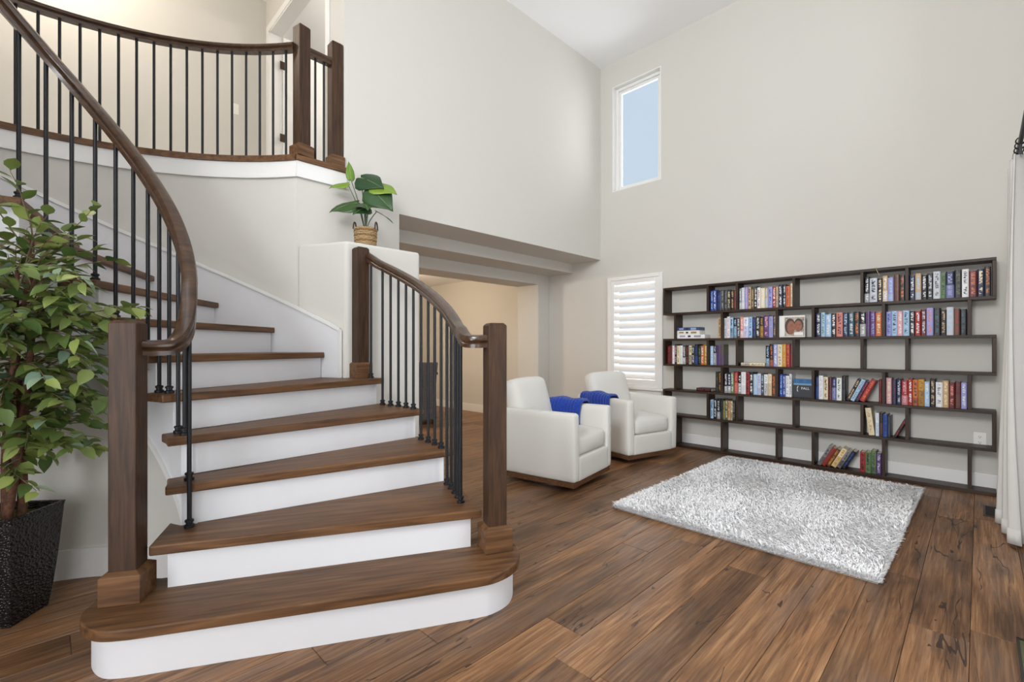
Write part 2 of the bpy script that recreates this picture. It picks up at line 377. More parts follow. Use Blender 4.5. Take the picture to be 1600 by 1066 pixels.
# baseboards
def base(name, x0, x1, y0, y1, label, h=.14): struct(name, MB().box(x0, x1, y0, y1, .0005, h), M['white'], label, bevel=.004)
base('baseboard_right', XW - .015, XW, Y0, 4.73, 'white baseboard under the bookcase wall')
base('baseboard_dining', 5.605, 5.62, 5.18, 9, 'white baseboard in the dining room')
base('baseboard_portal', 5.275, 5.29, 4.72, 5.17, 'white baseboard on the portal jamb')
base('baseboard_portal_front', 5.29, 5.535, 4.715, 4.73, 'white baseboard on the front of the portal jamb')
base('baseboard_ledge', 1.9, 2.285, YF - .015, YF, 'white baseboard at the end of the stair wall')

# ------------------------------------------------------------------ windows
def ring_x(mb, xa, xb, y0, y1, z0, z1, w):
    mb.box(xa, xb, y0, y0 + w, z0, z1); mb.box(xa, xb, y1 - w, y1, z0, z1); mb.box(xa, xb, y0 + w, y1 - w, z1 - w, z1); mb.box(xa, xb, y0 + w, y1 - w, z0, z0 + w); return mb
y0, y1, z0, z1 = WIN1
w1 = tag(link('window_1', None, None, (XW, (y0 + y1) / 2, z0)), 'tall narrow upper window showing blue sky', 'window', None, 'structure')
def wp(name, mb, mat, par, **k):
    o = obj(name, mb, mat, par, **k); o.matrix_parent_inverse = Matrix.Translation(-Vector(par.location)); return o
wp('reveal', ring_x(MB(), XW - .002, XW + .1, y0 - .001, y1 + .001, z0 - .001, z1 + .001, .012), M['white'], w1)
wp('frame', ring_x(MB(), XW + .06, XW + .12, y0 + .012, y1 - .012, z0 + .0, z1 - .012, .04), M['white'], w1, bevel=.006)
wp('sash', ring_x(MB(), XW + .085, XW + .12, y0 + .052, y1 - .052, z0 + .04, z1 - .052, .035), M['white'], w1, bevel=.004)
wp('pane', MB().box(XW + .1, XW + .106, y0 + .06, y1 - .06, z0 + .05, z1 - .06), M['glass'], w1)
y0, y1, z0, z1 = WIN2
w2 = tag(link('window_2', None, None, (XW, (y0 + y1) / 2, z0)), 'window with white plantation shutter beside the bookcase', 'window', None, 'structure')
wp('casing', ring_x(MB(), XW - .03, XW + .0, 2.835, 3.65, .665, 2.15, .05), M['white'], w2, bevel=.006)
wp('shutter_frame', ring_x(MB(), XW - .022, XW + .012, 2.885, 3.60, .715, 2.10, .055), M['white'], w2, bevel=.004)
wp('sill', MB().box(XW - .05, XW, 2.82, 3.66, .635, .665), M['white'], w2, bevel=.005)
wp('apron', MB().box(XW - .018, XW, 2.85, 3.64, .55, .635), M['white'], w2, bevel=.004)
wp('pane', MB().box(XW + .1, XW + .106, y0, y1, z0, z1), M['glass'], w2)
sl = MB(); n = 12
sl.v = []; pr = [(.045 * math.cos(a), .0065 * math.sin(a)) for a in [2 * PI * i / n for i in range(n)]]
sl.loft([[(a, yy, b) for a, b in pr] for yy in (-.30, .30)])
slm = mesh('louver', sl.v, sl.f, M['white'], 50)
for i in range(13):
    o = link('louver', slm, w2); o.matrix_parent_inverse = Matrix.Translation(-Vector(w2.location))
    o.location = (XW - .003, 3.243, .815 + i * .0975); o.rotation_euler = (0, rad(-68), 0)
# front windows (behind the camera)
for i, (a, b, c, d, p) in enumerate(FRONT_WINDOWS):
    wf = tag(link('window_%d' % (i + 3), None, None, ((a + b) / 2, Y0, c)), ['wide glazed patio door in the front wall', 'lower left window added in the front wall for stair light', 'upper middle window in the front wall', 'upper right window in the front wall', 'upper left window in the front wall'][i], 'window', None, 'structure')
    mb = MB(); w = .05
    for (u0, u1) in ((a, a + w), (b - w, b), ((a + b) / 2 - .03, (a + b) / 2 + .03)): mb.box(u0, u1, Y0 - .1, Y0 - .04, c, d)
    mb.box(a, b, Y0 - .1, Y0 - .04, c, c + w); mb.box(a, b, Y0 - .1, Y0 - .04, d - w, d)
    wp('frame', mb, M['white'], wf)
    wp('pane', MB().box(a + w, (a + b) / 2 - .03, Y0 - .072, Y0 - .068, c + w, d - w), M['glass'], wf)
    wp('pane', MB().box((a + b) / 2 + .03, b - w, Y0 - .072, Y0 - .068, c + w, d - w), M['glass'], wf)

for i, (a, b, c, d, p) in enumerate(ADDED_LEFT_WINDOWS):
    wf = tag(link('window_%d' % (i + 8), None, None, (X0, (a + b) / 2, c)), ['unseen glazed entry door added in the left wall for light', 'unseen wide upper window added to light the right wall'][i], 'window', None, 'structure')
    wp('frame', ring_x(MB(), X0 - .08, X0 - .02, a, b, c, d, .05).box(X0 - .08, X0 - .02, (a + b) / 2 - .03, (a + b) / 2 + .03, c, d), M['white'], wf)
    wp('pane', MB().box(X0 - .052, X0 - .048, a + .05, (a + b) / 2 - .03, c + .05, d - .05), M['glass'], wf)
    wp('pane', MB().box(X0 - .052, X0 - .048, (a + b) / 2 + .03, b - .05, c + .05, d - .05), M['glass'], wf)

# ------------------------------------------------------------------ upstairs door
d1 = tag(link('door_1', None, None, (1.84, 4.87, Z2)), 'white upstairs door standing open behind the balcony', 'door', None, 'structure')
mb = MB(); ya, yb, za, zb = D1
mb.box(1.765, 1.78, ya - .07, ya + .005, za, zb + .07); mb.box(1.765, 1.78, yb - .005, yb + .07, za, zb + .07); mb.box(1.765, 1.78, ya, yb, zb - .005, zb + .07)
wp('casing', mb, M['white'], d1, bevel=.004)
mb = MB(); mb.box(1.775, 1.905, ya, ya + .02, za, zb); mb.box(1.775, 1.905, yb - .02, yb, za, zb); mb.box(1.775, 1.905, ya, yb, zb - .02, zb)
wp('jamb', mb, M['white'], d1)
lf = wp('door_leaf', MB().box(1.915, 2.63, yb - .045, yb - .008, za + .01, zb - .025), M['white'], d1, bevel=.003)
for zz in (.28, 1.1, 1.75):
    pass
for zz in (.86, 1.68):
    wp('hinge', MB().box(1.875, 1.935, yb - .05, yb - .042, za + zz - .045, za + zz + .045), M['bronze'], d1, bevel=.003)
sw = thing('light_switch', 'white light switch on the upper hall wall', 'switch', (1.465, 5.73, 3.79))
obj('plate', MB().box(-.035, .035, -.006, 0, -.058, .058), M['plastic'], sw, bevel=.002)
obj('rocker', MB().box(-.016, .016, -.011, -.006, -.033, .033), M['plastic'], sw, bevel=.002)

# ------------------------------------------------------------------ staircase
st = thing('staircase', 'curved staircase with dark oak treads and white risers', 'staircase', (0, 0, 0))
TT = .042
def r_in(n): return np.interp(n, [2, 3, 4, 5, 6], [.575, .60, .615, .635, .645])
def r_bal(n): return np.interp(n, [2, 3, 4, 5, 6], [1.90, 1.95, 2.0, 2.02, 2.02])
def r_out(n): return RW - .022 if n >= 6 else r_bal(n) + .058
def local(poly, ang):
    c, s = math.cos(-ang), math.sin(-ang); return [(x * c - y * s, x * s + y * c) for x, y in poly]
def tread(poly, z, ang):
    return obj('tread', MB().prism(local(poly, ang), z - TT, z), M['oak_x'], st, None, (0, 0, ang), bevel=.007, seg=3)
T1 = [(.16, 2.53), (.123, 2.452), (.096, 2.40), (.0905, 2.345), (.099, 2.28), (.121, 2.222), (.157, 2.182), (.213, 2.142), (.512, 1.978), (1.073, 1.674), (1.332, 1.541), (1.40, 1.515), (1.486, 1.51), (1.56, 1.53), (1.63, 1.578), (1.685, 1.643), (1.71, 1.71), (1.70, 1.79), (1.64, 1.86), (1.58, 1.90), (.36, 2.52), (.30, 2.58), (.22, 2.58)]
def smooth_poly(P, n=5):
    P = [Vector((*p, 0)) for p in P]; out = []
    for i in range(len(P)):
        a, b, c, d = P[i - 1], P[i], P[(i + 1) % len(P)], P[(i + 2) % len(P)]
        if (c - b).length > .25: out.append(b); continue
        if (b - a).length > .25: a = 2 * b - c
        if (d - c).length > .25: d = 2 * c - b
        for k in range(n):
            t = k / n; out.append(.5 * (2 * b + (c - a) * t + (2 * a - 5 * b + 4 * c - d) * t * t + (3 * b - a - 3 * c + d) * t ** 3))
    return [(p.x, p.y) for p in out]
T1s = smooth_poly(T1)
tread(T1s, R_, rad(-28))
cen = Vector((.9, 2.05))
R1 = []
for i, p in enumerate(T1s):
    a, b = Vector(T1s[i - 1]), Vector(T1s[(i + 1) % len(T1s)]); t = (b - a).normalized(); nrm = Vector((-t.y, t.x))
    if nrm.dot(cen - Vector(p)) < 0: nrm = -nrm
    R1.append(tuple(Vector(p) + nrm * .033))
obj('riser', MB().prism(R1, .0005, R_ - TT - .0005), M['riser'], st, smooth=35)
# tread 2
T2L, T2R = Vector((.298, 2.392)), Vector((1.545, 1.757))
p2 = [tuple(T2L), tuple(T2R)] + [pol(r_out(n), th(n)) for n in (2.15, 2.4, 2.7, 3.0)] + [pol(r_out(3.15), th(3.15)), pol(.66, th(3.25)), (.41, 2.65)]
tread(p2, 2 * R_, rad(-27))
for n in range(3, 14):
    a = th(n); k = [0, .25, .5, .75, 1, 1.12]
    ext = .04
    if n == 5:
        pts = [pol(r_in(5), a), pol(r_out(5), a), pol(2.075, th(5.25)), (1.80, YF - .001), pol(RW - .022, A_F + .01), pol(RW - .022, th(6.12)), pol(r_in(6), th(6.12)), pol(r_in(5.5), th(5.5))]
    else:
        pts = [pol(r_out(n if n < 6 else 6), th(n + q)) if n >= 6 else pol(r_out(n + q * .99) if n + q < 5.9 else RW, th(n + q)) for q in k] + [pol(r_in(n + q), th(n + q)) for q in k[::-1]]
        if n == 4:
            pts = [pol(r_out(4 + q), th(4 + q)) for q in (0, .25, .5, .75, 1, 1.1)] + [pol(r_in(4 + q), th(4 + q)) for q in (1.1, 1, .75, .5, .25, 0)]
    tread(pts, n * R_, a)
# risers 2..14
def riser(p, q, z0, z1):
    p, q = Vector(p), Vector(q); d = (q - p).normalized(); nn = Vector((-d.y, d.x)) * .016
    obj('riser', MB().prism([tuple(p), tuple(q), tuple(q + nn), tuple(p + nn)], z0 + .0005, z1 - TT - .0005), M['riser'], st)
def offs(p, q, d):
    p, q = Vector(p), Vector(q); t = (q - p).normalized(); nn = Vector((-t.y, t.x)) * d
    return p + nn, q + nn
p, q = offs(T2L, T2R, .035); d = (q - p).normalized(); riser(p + d * .055, q - d * .05, R_, 2 * R_)
for n in range(3, 15):
    a = th(n); ri = r_in(min(n, 6)); ro = r_out(n)
    p, q = offs(pol(ri + .06, a), pol(ro - (.05 if n < 6 else .003), a), .032)
    riser(p, q, (n - 1) * R_, n * R_)
# carcass under the open outer side, white
mb = MB()
for n in (2, 3, 4, 5):
    for i in range(6):
        n0, n1 = n + i / 6, n + (i + 1) / 6
        if n == 5 and n1 > 5.5: continue
        s0 = .17 if n == 2 and i == 0 else 0
        a0, a1 = th(n0 + .14), th(n1 + .14)
        ra, rb = r_bal(n0 + .14) - .005, r_bal(n1 + .14) - .005
        mb.prism([pol(ra, a0), pol(rb, a1), pol(rb - .02, a1), pol(ra - .02, a0)], .0005, n * R_ - TT - .0005)
obj('outer_stringer', mb, M['riser'], st)
# inner curved skirt (white) with a bead along its lower edge
RI = .70
mb = MB()
def zlow(n): return max(.0, n * R_ - .52)
for n in range(2, 14):
    q = lin(2.3 if n == 2 else n + .14, n + 1.14, 6)
    arcband(mb, RI, RI + .02, [th(x) for x in q], [zlow(x) for x in q], n * R_ - TT - .0005)
obj('inner_skirt', mb, M['riser'], st, smooth=30)
mb = MB(); mb.sweep([pol(RI - .004, th(2.9 + i * .2), zlow(2.9 + i * .2)) for i in range(56)], [(-.008, -.01), (.008, -.01), (.008, .01), (-.008, .01)])
obj('inner_bead', mb, M['white'], st, smooth=40)
# wall below it
A0, A1 = th(2.35), rad(150); aa = lin(A0, A1, 56)
mb = arcband(MB(), RI + .02, RI + .06, aa, 0, [min(Z2 - .3, max(.25, zlow((a - TH0) / DTH) + .12)) for a in aa])
struct('wall_stairwell', mb, M['wall'], 'curved wall under the inside of the stair', smooth=30)
mb = arcband(MB(), RI + .004, RI + .02, lin(th(3.3), A1, 40), .0005, .15)
struct('baseboard_stairwell', mb, M['white'], 'curved white baseboard inside the stairwell', smooth=30)
# outer skirt board along the curved wall, with cap moulding
def zsk(n): return n * R_ + .235
mb = MB(); n_a, n_b = (A_F - TH0) / DTH + .10, 14.0; g = 48
nn = [n_a + (n_b - n_a) * i / g for i in range(g + 1)]
arcband(mb, RW - .018, RW, [th(x) for x in nn], [5 * R_ if x < 6.2 else (x - 1.4) * R_ for x in nn], [zsk(x) for x in nn])
obj('outer_skirt', mb, M['riser'], st, smooth=30)
mb = MB(); mb.sweep([pol(RW - .02, th(n_a - .0), 5 * R_ + .001), pol(RW - .02, th(n_a), zsk(n_a))] , [(-.011, -.011), (.011, -.011), (.011, .011), (-.011, .011)])
mb.sweep([pol(RW - .02, th(x), zsk(x)) for x in nn], [(-.011, -.012), (.011, -.012), (.011, .012), (-.011, .012)])
obj('skirt_cap', mb, M['white'], st, smooth=40)

# ------------------------------------------------------------------ balustrades
RAILP = [(-.026, -.032), (.026, -.032), (.026, -.014), (.021, -.008), (.031, .004), (.032, .016), (.026, .027), (.012, .033), (-.012, .033), (-.026, .027), (-.032, .016), (-.031, .004), (-.021, -.008), (-.026, -.014)]
BR = .0092
def baluster(par, x, y, z0, z1, shoe=True):
    mb = MB().lathe([(BR, 0), (BR, z1 - z0)], 10)
    o = obj('baluster', mb, M['iron'], par, (x, y, z0), smooth=40)
    if shoe:
        mm = SHOE.get('m')
        if not mm:
            s = MB().lathe([(.021, .0004), (.021, .012), (.014, .016), (.014, .024), (.018, .026), (.018, .034), (.011, .038)], 12)
            mm = SHOE['m'] = mesh('shoe', s.v, s.f, M['iron'], 35)
        link('shoe', mm, o)
SHOE = {}
def newel(par, x, y, z0, z1, ang, w=.0475, bw=.07, bh=.125, flat_base=False):
    t = .012
    mb = MB(); mb.loft([[(a * s, b * s, z) for a, b in ((-1, -1), (1, -1), (1, 1), (-1, 1))] for s, z in ((w, .0), (w, z1 - z0 - t), (w - t, z1 - z0))])
    o = obj('newel_post', mb, M['oak_z'], par, (x, y, z0), (0, 0, ang), bevel=.004)
    mb = MB(); mb.loft([[(a * s, b * s, z) for a, b in ((-1, -1), (1, -1), (1, 1), (-1, 1))] for s, z in ((bw, .0006), (bw, bh - .014), (bw - .02, bh))])
    obj('plinth', mb, M['oak_x'], o, bevel=.002)
def rail(par, pts):
    obj('handrail', MB().sweep(pts, RAILP), M['rail'], par, smooth=35)
RH = .85; RR = .69
# inner
bi = thing('inner_balustrade', 'curved inner stair railing with thick oak newel and black iron balusters', 'railing', (.238, 2.422, R_))
bi.location = (0, 0, 0)
newel(bi, .238, 2.422, R_, 1.305, rad(-30))
key = [(.262, 2.425, 1.196), (.33, 2.429, 1.195), (.392, 2.446, 1.207), (.436, 2.483, 1.268), (.460, 2.528, 1.372), pol(RR, th(3.3), 3.3 * R_ + RH)]
pts = spline(key, 8)[:-1] + [pol(RR, th(3.3 + .15 * i), (3.3 + .15 * i) * R_ + RH) for i in range(71)]
rail(bi, pts)
for n in (2.9, 3.45, 4.2, 4.78, 5.36, 5.88, 6.39, 6.96, 7.57, 8.2, 8.85, 9.5, 10.13, 10.75, 11.4, 12.0, 12.6, 13.2, 13.8):
    x, y = pol(RR, th(n)); baluster(bi, x, y, int(n) * R_, n * R_ + RH - .026)
# outer
bo = thing('outer_balustrade', 'short curved right stair railing ending at a square oak newel', 'railing')
newel(bo, 1.595, 1.717, R_, 1.318, rad(-24))
newel(bo, 1.70, YF - .05, 5 * R_, 1.955, 0, bw=.0495 + .015, bh=.12)
key = [(1.56, 1.735, 1.228), (1.515, 1.775, 1.226), (1.502, 1.83, 1.235), pol(r_bal(2.15), th(2.15), 2.15 * R_ + RH + .02)]
pts = spline(key, 6)[:-1] + [pol(r_bal(n), th(n), n * R_ + RH) for n in [2.3 + .15 * i for i in range(19)]] + [(1.745, YF - .06, 5.42 * R_ + RH)]
rail(bo, pts)
for n in (2.12, 2.31, 2.5, 2.7, 2.9, 3.15, 3.4, 3.63, 3.87, 4.1, 4.3, 4.5, 4.7, 4.9, 5.17):
    x, y = pol(r_bal(n), th(n)); baluster(bo, x, y, int(n) * R_, n * R_ + RH - .026)
# balcony
bb = thing('balcony_balustrade', 'curved balcony railing with thin black balusters above the stair', 'railing')
RB = RW + .02; ZR = Z2 + .865
a0, a1 = A_W, rad(135)
g = 44
nos = arcband(MB(), RW - .03, RW + .1, lin(a0, a1, g), Z2 - .045, Z2)
obj('nosing', nos, M['oak_x'], bb, smooth=30)
obj('nosing', MB().box(1.385, 1.835, YW - .03, YW + .1, Z2 - .045, Z2 + .0005), M['oak_x'], bb, bevel=.006)
fa = arcband(MB(), RW - .014, RW, lin(a0, a1, g), Z2 - .16, Z2 - .045)
obj('fascia', fa, M['white'], bb, smooth=30)
obj('fascia', MB().box(1.39, 1.80, YW - .014, YW, Z2 - .16, Z2 - .045), M['white'], bb)
mb = MB().sweep([pol(RW - .016, a0 + (a1 - a0) * i / g, Z2 - .16) for i in range(g + 1)], [(-.008, -.012), (.008, -.012), (.008, .012), (-.008, .012)])
mb.box(1.385, 1.80, YW - .024, YW - .008, Z2 - .172, Z2 - .148)
obj('fascia_bead', mb, M['white'], bb, smooth=40)
newel(bb, 1.445, YW + .03, Z2, 3.745, rad(12), bw=.066, bh=.10)
newel(bb, 1.725, YW + .045, Z2, 3.745, 0, bw=.0495 + .01, bh=.10)
rail(bb, [pol(RB, A_W + .02 + (a1 - A_W) * i / 50, ZR) for i in range(51)])
rail(bb, [(1.45, YW + .03, ZR), (1.6, YW + .035, ZR), (1.72, YW + .04, ZR)])
for i in range(29):
    x, y = pol(RB, rad(37.6 + 3.15 * i)); baluster(bb, x, y, Z2, ZR - .03, False)
for x in (1.555, 1.625): baluster(bb, x, YW + .037, Z2, ZR - .03, False)

# ------------------------------------------------------------------ bookcase
XB = 5.36; YL, YR = 2.741, -.098; BT = .024
LV = [1.905, 1.597, 1.285, .980, .672, .370, .020]        # board centre heights, top to bottom
bc = thing('bookcase', 'long low dark walnut bookcase of six staggered shelves along the wall', 'bookcase', (0, 0, 0))
for i, z in enumerate(LV):
    a = YL if i < 6 else 2.60
    lo = .0005 if i == 6 else z - BT / 2
    obj('shelf_board', MB().box(XB, XW - .017 if i == 6 else XW - .001, YR, a, lo, z + BT / 2), M['case'], bc, bevel=.0015)
VA = [2.741, 2.198, 1.879, 1.329, .770, .450, -.095]      # rows 1,3,5
VB = [2.590, 2.040, 1.484, 1.161, .612, .056]             # rows 2,4,6
ROWS = []
for i in range(6):
    V = VA if i % 2 == 0 else VB; zt, zb = LV[i] - BT / 2, LV[i + 1] + BT / 2
    ROWS.append((V, zb, zt))
    for j, y in enumerate(V):
        if i % 2 == 0 and j == 0: a, b = y - BT, y
        elif i % 2 == 0 and j == len(V) - 1: a, b = YR, YR + BT
        else: a, b = y - BT / 2, y + BT / 2
        d = obj('divider', MB().box(XB + .002, XW - .018 if i == 5 else XW - .001, a, b, zb + .0003, zt - .0003), M['case_z'], bc, bevel=.0015)

# ------------------------------------------------------------------ books
PAL = {'navy': (24, 32, 66), 'black': (22, 22, 26), 'blue': (40, 72, 152), 'pale blue': (160, 192, 222), 'white': (226, 226, 228), 'cream': (226, 212, 176), 'red': (156, 40, 38),
       'dark red': (92, 24, 28), 'salmon': (208, 124, 110), 'tan': (192, 160, 118), 'brown': (92, 60, 40), 'orange': (196, 104, 52), 'gold': (192, 140, 40), 'green': (92, 122, 80),
       'purple': (86, 54, 110), 'lavender': (150, 152, 208), 'grey': (132, 132, 134), 'teal': (48, 84, 96), 'pink': (216, 160, 166), 'olive': (84, 82, 56), 'charcoal': (58, 58, 62), 'silver': (196, 200, 208)}
# cover with a gently rounded spine (unit size: x = depth with the spine at x=0 facing the room, y = thickness, z = height)
mb = MB(); t = .10
mb.loft([[(.03, 0, z), (.008, .18, z), (0, .5, z), (.008, .82, z), (.03, 1, z), (1, 1, z), (1, 1 - t, z), (.06, 1 - t, z), (.045, .5, z), (.06, t, z), (1, t, z), (1, 0, z)] for z in (0, 1)])
for v in range(len(mb.v)): x, y, z = mb.v[v]; mb.v[v] = (x, y - .5, z)
BOOK = mesh('book', mb.v, mb.f, M['book'])
PAGES = MB().box(.05, .97, -.5 + t, .5 - t, .02, .98); PAGES = mesh('pages', PAGES.v, PAGES.f, M['pages'])
ROWN = ['top', 'second', 'third', 'fourth', 'fifth', 'bottom']
ORD = ['first', 'second', 'third', 'fourth', 'fifth', 'sixth', 'seventh', 'eighth', 'ninth', 'tenth', 'eleventh', 'twelfth', 'thirteenth', 'fourteenth', 'fifteenth', 'sixteenth', 'seventeenth']
def book(y, z, th_, h, d, base, acc, label, group, tilt=0, x=XB + .028, flat=False):
    o = link('book', BOOK); o.scale = (d, th_, h); o.color = (*s2l(PAL[base]), 1); o['accent'] = [float(c) for c in s2l(PAL[acc])]
    if flat: o.location = (x, y, z); o.rotation_euler = (rad(90), 0, 0)
    else: o.location = (x, y, z); o.rotation_euler = (tilt, 0, 0)
    tag(o, label, 'book', group); p = link('pages', PAGES, o)
    return o
def bay(row, j, ya, yb, spec, lean=0, h0=.225, group=None, start=0):
    """books from ya (left) to yb (right); spec 'base/accent*width' comma separated"""
    V, zb, zt = ROWS[row]; items = [s.strip() for s in spec.split(',')]; ws = []
    for s in items: ws.append(float(s.split('*')[1]) if '*' in s else 1)
    tot = sum(ws); y = ya; span = ya - yb; nb = len(V) - 1
    bn = 'leftmost bay' if j == 0 else ('rightmost bay' if j == nb - 1 else ORD[j] + ' bay')
    for i, s in enumerate(items):
        c = s.split('*')[0]; base, acc = c.split('/'); wd = span * ws[i] / tot
        h = min(zt - zb - .02, h0 + random.uniform(-.012, .014)); d = .15 + random.uniform(-.012, .008)
        col = base if base == acc else base + ' and ' + acc
        pos = ORD[i + start] + ' from left'
        lab = '%s book, %s, %s row %s' % (col, pos, ROWN[row], bn)
        if lean:
            t_ = wd * math.cos(lean) * .97
            # leaning with the tops to the right (lean>0): pivot on the lower right edge
            yc = y - wd / 2; zz = zb + .0006 + abs(math.sin(lean)) * t_ / 2
            book(yc, zz, t_, h, d, base, acc, lab.replace(' book,', ' leaning book,'), group or 'books on the shelves', tilt=lean)
        else:
            book(y - wd / 2, zb + .0006, wd - .0012, h, d, base, acc, lab, group or 'books on the shelves', x=XB + .026 + random.uniform(0, .012))
        y -= wd
random.seed(5)
bay(0, 1, 2.18, 1.895, 'blue/pale blue*.9,blue/white,navy/blue*1.5,charcoal/grey,charcoal/grey,black/cream,black/tan,dark red/red*.7')
bay(0, 2, 1.862, 1.345, 'grey/white*.7,silver/white,lavender/pink,tan/purple,olive/tan,black/white,white/red,cream/white*1.3,tan/pale blue,lavender/blue*1.3,red/white,tan/grey*.8,navy/white*1.2,black/silver,orange/red*1.2,cream/tan*.7')
bay(0, 4, .755, .465, 'black/white,silver/navy*1.5,black/cream,tan/white,lavender/pale blue*1.1,brown/dark red*1.1,black/orange')
bay(0, 5, .435, -.068, 'navy/white,tan/pale blue*1.1,black/white,black/silver,silver/charcoal*1.25,green/black*.85,navy/lavender*1.4,black/olive*1.2,white/charcoal*1.1,dark red/orange*1.3,navy/cream*1.1,black/orange')
bay(1, 0, 2.09, 2.055, 'tan/brown')
bay(1, 1, 2.025, 1.50, 'silver/grey*.8,white/pink,pale blue/teal,black/pale blue,charcoal/silver,salmon/white,white/lavender*1.4,pale blue/blue*1.1,navy/blue*1.1,black/white*1.1,black/gold,purple/pink*1.5,lavender/grey*1.1,charcoal/tan*.8')
bay(1, 3, 1.145, .628, 'navy/white*1.1,pale blue/green*.9,pale blue/white*1.2,black/white,salmon/navy*1.3,navy/pale blue*1.1,teal/silver*1.1,black/orange*1.1,black/white*1.1,purple/charcoal*.8,purple/lavender,orange/cream*1.1')
bay(1, 4, .596, .072, 'lavender/blue,pale blue/navy*1.1,pink/white,pale blue/teal*1.2,black/white,red/white,dark red/silver,lavender/salmon*1.2,black/teal*1.2,black/tan,silver/pale blue*1.2,brown/red,black/teal*1.1')
bay(2, 0, 2.705, 2.212, 'dark red/red,dark red/charcoal*.8,white/pink*.8,black/pink*.8,cream/green,white/silver,charcoal/white,black/red,cream/charcoal,black/silver,black/blue,black/green,orange/white,gold/cream*1.1')
bay(2, 1, 2.18, 2.03, 'pale blue/white,black/silver,purple/charcoal*1.2,olive/purple*1.1')
bay(2, 2, 1.60, 1.345, 'black/pale blue*1.1,black/orange,lavender/white*1.1,cream/grey*1.2,gold/tan,red/orange,charcoal/red*.7')
bay(3, 0, 2.12, 2.055, 'black/olive,black/gold')
bay(3, 1, 2.025, 1.50, 'black/white,navy/white,green/white*.9,red/salmon*1.1,black/white,white/silver*1.3,red/black,black/white*1.1,pale blue/silver*1.1,silver/lavender,charcoal/pale blue*.8,white/grey,cream/tan,brown/orange*1.1')
bay(3, 2, 1.468, 1.355, 'blue/pale blue,blue/silver,white/grey*1.1,white/black*.8')
bay(3, 3, 1.145, .90, 'navy/blue*.8,white/silver*1.2,cream/brown*1.1,dark red/black,navy/lavender*1.1,white/green*1.3,black/charcoal*.9')
bay(3, 3, .90, .752, 'black/tan,pale blue/grey*1.1,navy/red,red/orange*1.4', lean=rad(24), h0=.215, start=7)
bay(3, 3, .650, .628, 'dark red/red', start=11)
bay(3, 4, .596, .072, 'pink/cream*1.1,navy/dark red,navy/silver,red/pink*1.3,red/white*.9,orange/black*1.1,gold/brown*1.2,pale blue/white,black/tan*1.1,white/grey*1.3,tan/cream*1.1,dark red/salmon*1.1,dark red/brown*1.1,lavender/white')
bay(4, 1, 2.178, 1.905, 'pale blue/navy,black/white*1.1,black/silver*1.1,black/charcoal,green/gold*.7,olive/cream*.8,tan/red*.8,cream/brown*.7,black/grey*.9', h0=.22)
bay(4, 4, .722, .677, 'cream/tan', lean=rad(-7), h0=.255)
bay(4, 4, .674, .565, 'white/pale blue,black/brown,blue/navy*1.2,charcoal/teal*.8', h0=.205, start=1)
bay(4, 4, .55, .522, 'black/red', lean=rad(25), h0=.19, start=5)
bay(5, 3, 1.135, .90, 'grey/charcoal,red/brown,brown/gold*1.1,cream/gold*1.3,grey/black,black/blue', lean=rad(27), h0=.205)
bay(5, 3, .79, .63, 'red/black*1.1,green/black*1.1,green/charcoal,purple/silver', h0=.195, start=6)
# books lying flat
V, zb, zt = ROWS[2]
book(1.72, zb + .018, .034, .24, .15, 'cream', 'grey', 'cream book lying flat in the third row', 'books on the shelves', flat=True).location = (XB + .03, 1.845, zb + .0175)
V, zb, zt = ROWS[3]
book(2.3, zb + .02, .036, .17, .15, 'black', 'red', 'black book lying flat in the fourth row leftmost bay', 'books on the shelves', flat=True).location = (XB + .03, 2.34, zb + .0185)
# board games in the second row
V, zb, zt = ROWS[1]
GM = [(.335, .046, (232, 234, 240), (150, 150, 160), 'white board game box at the bottom of the stack'), (.275, .043, (226, 224, 214), (150, 126, 80), 'cream board game box in the middle of the stack'), (.27, .044, (52, 70, 110), (150, 170, 205), 'dark blue puzzle box on top of the stack')]
z = zb + .0006
for i, (w, h, c, c2, lab) in enumerate(GM):
    g_ = thing('board_game', lab + ', second row', 'box', (XB + .03, 2.575 - w / 2, z), 0, 'stacked game boxes')
    m1 = plain('game_box_%d' % i, c, .45); m2 = plain('game_print_%d' % i, c2, .45)
    obj('tray', MB().box(0, .15, -w / 2 + .002, w / 2 - .002, 0, h * .5), M['plastic'], g_)
    obj('lid', MB().box(-.002, .152, -w / 2, w / 2, .006, h - .0008), m1, g_, bevel=.001)
    for q, (a, b) in enumerate(((-.36, -.12), (.0, .1), (.2, .4))):
        obj('print', MB().box(-.0028, -.002, a * w, b * w, h * (.3 + .05 * q), h * .8), [m2, M['dark'], m2][q], g_)
    z += h
# framed double portrait standing in the second row
pf = thing('photo_book', 'white square book showing a close-up of two faces, second row', 'book', (XB + .045, 1.345, zb + .0006), rad(4))
obj('cover', MB().box(0, .03, -.105, .125, 0, .222), M['plastic'], pf, bevel=.002)
obj('cover_print', MB().box(-.0012, 0, -.1, .075, .012, .205), plain('print_hazy', (150, 140, 128), .5, var=.35, scale=30), pf)
sk = plain('print_skin', (140, 84, 60), .5, var=.15, scale=40); hr = plain('print_hair', (62, 42, 34), .5)
def oval(cy, cz, ry, rz, x0, x1):
    mb = MB(); mb.prism([(cy + ry * math.cos(a), cz + rz * math.sin(a)) for a in [2 * PI * i / 24 for i in range(24)]], x0, x1); 
    mb.v = [(v[2], v[0], v[1]) for v in mb.v]; return mb
obj('hair_print', oval(.026, .112, .046, .082, -.0018, -.0012), hr, pf); obj('hair_print', oval(-.05, .124, .042, .066, -.0018, -.0012), hr, pf)
obj('face_print', oval(.018, .098, .034, .07, -.0024, -.0018), sk, pf); obj('face_print', oval(-.046, .112, .034, .056, -.0024, -.0018), sk, pf)
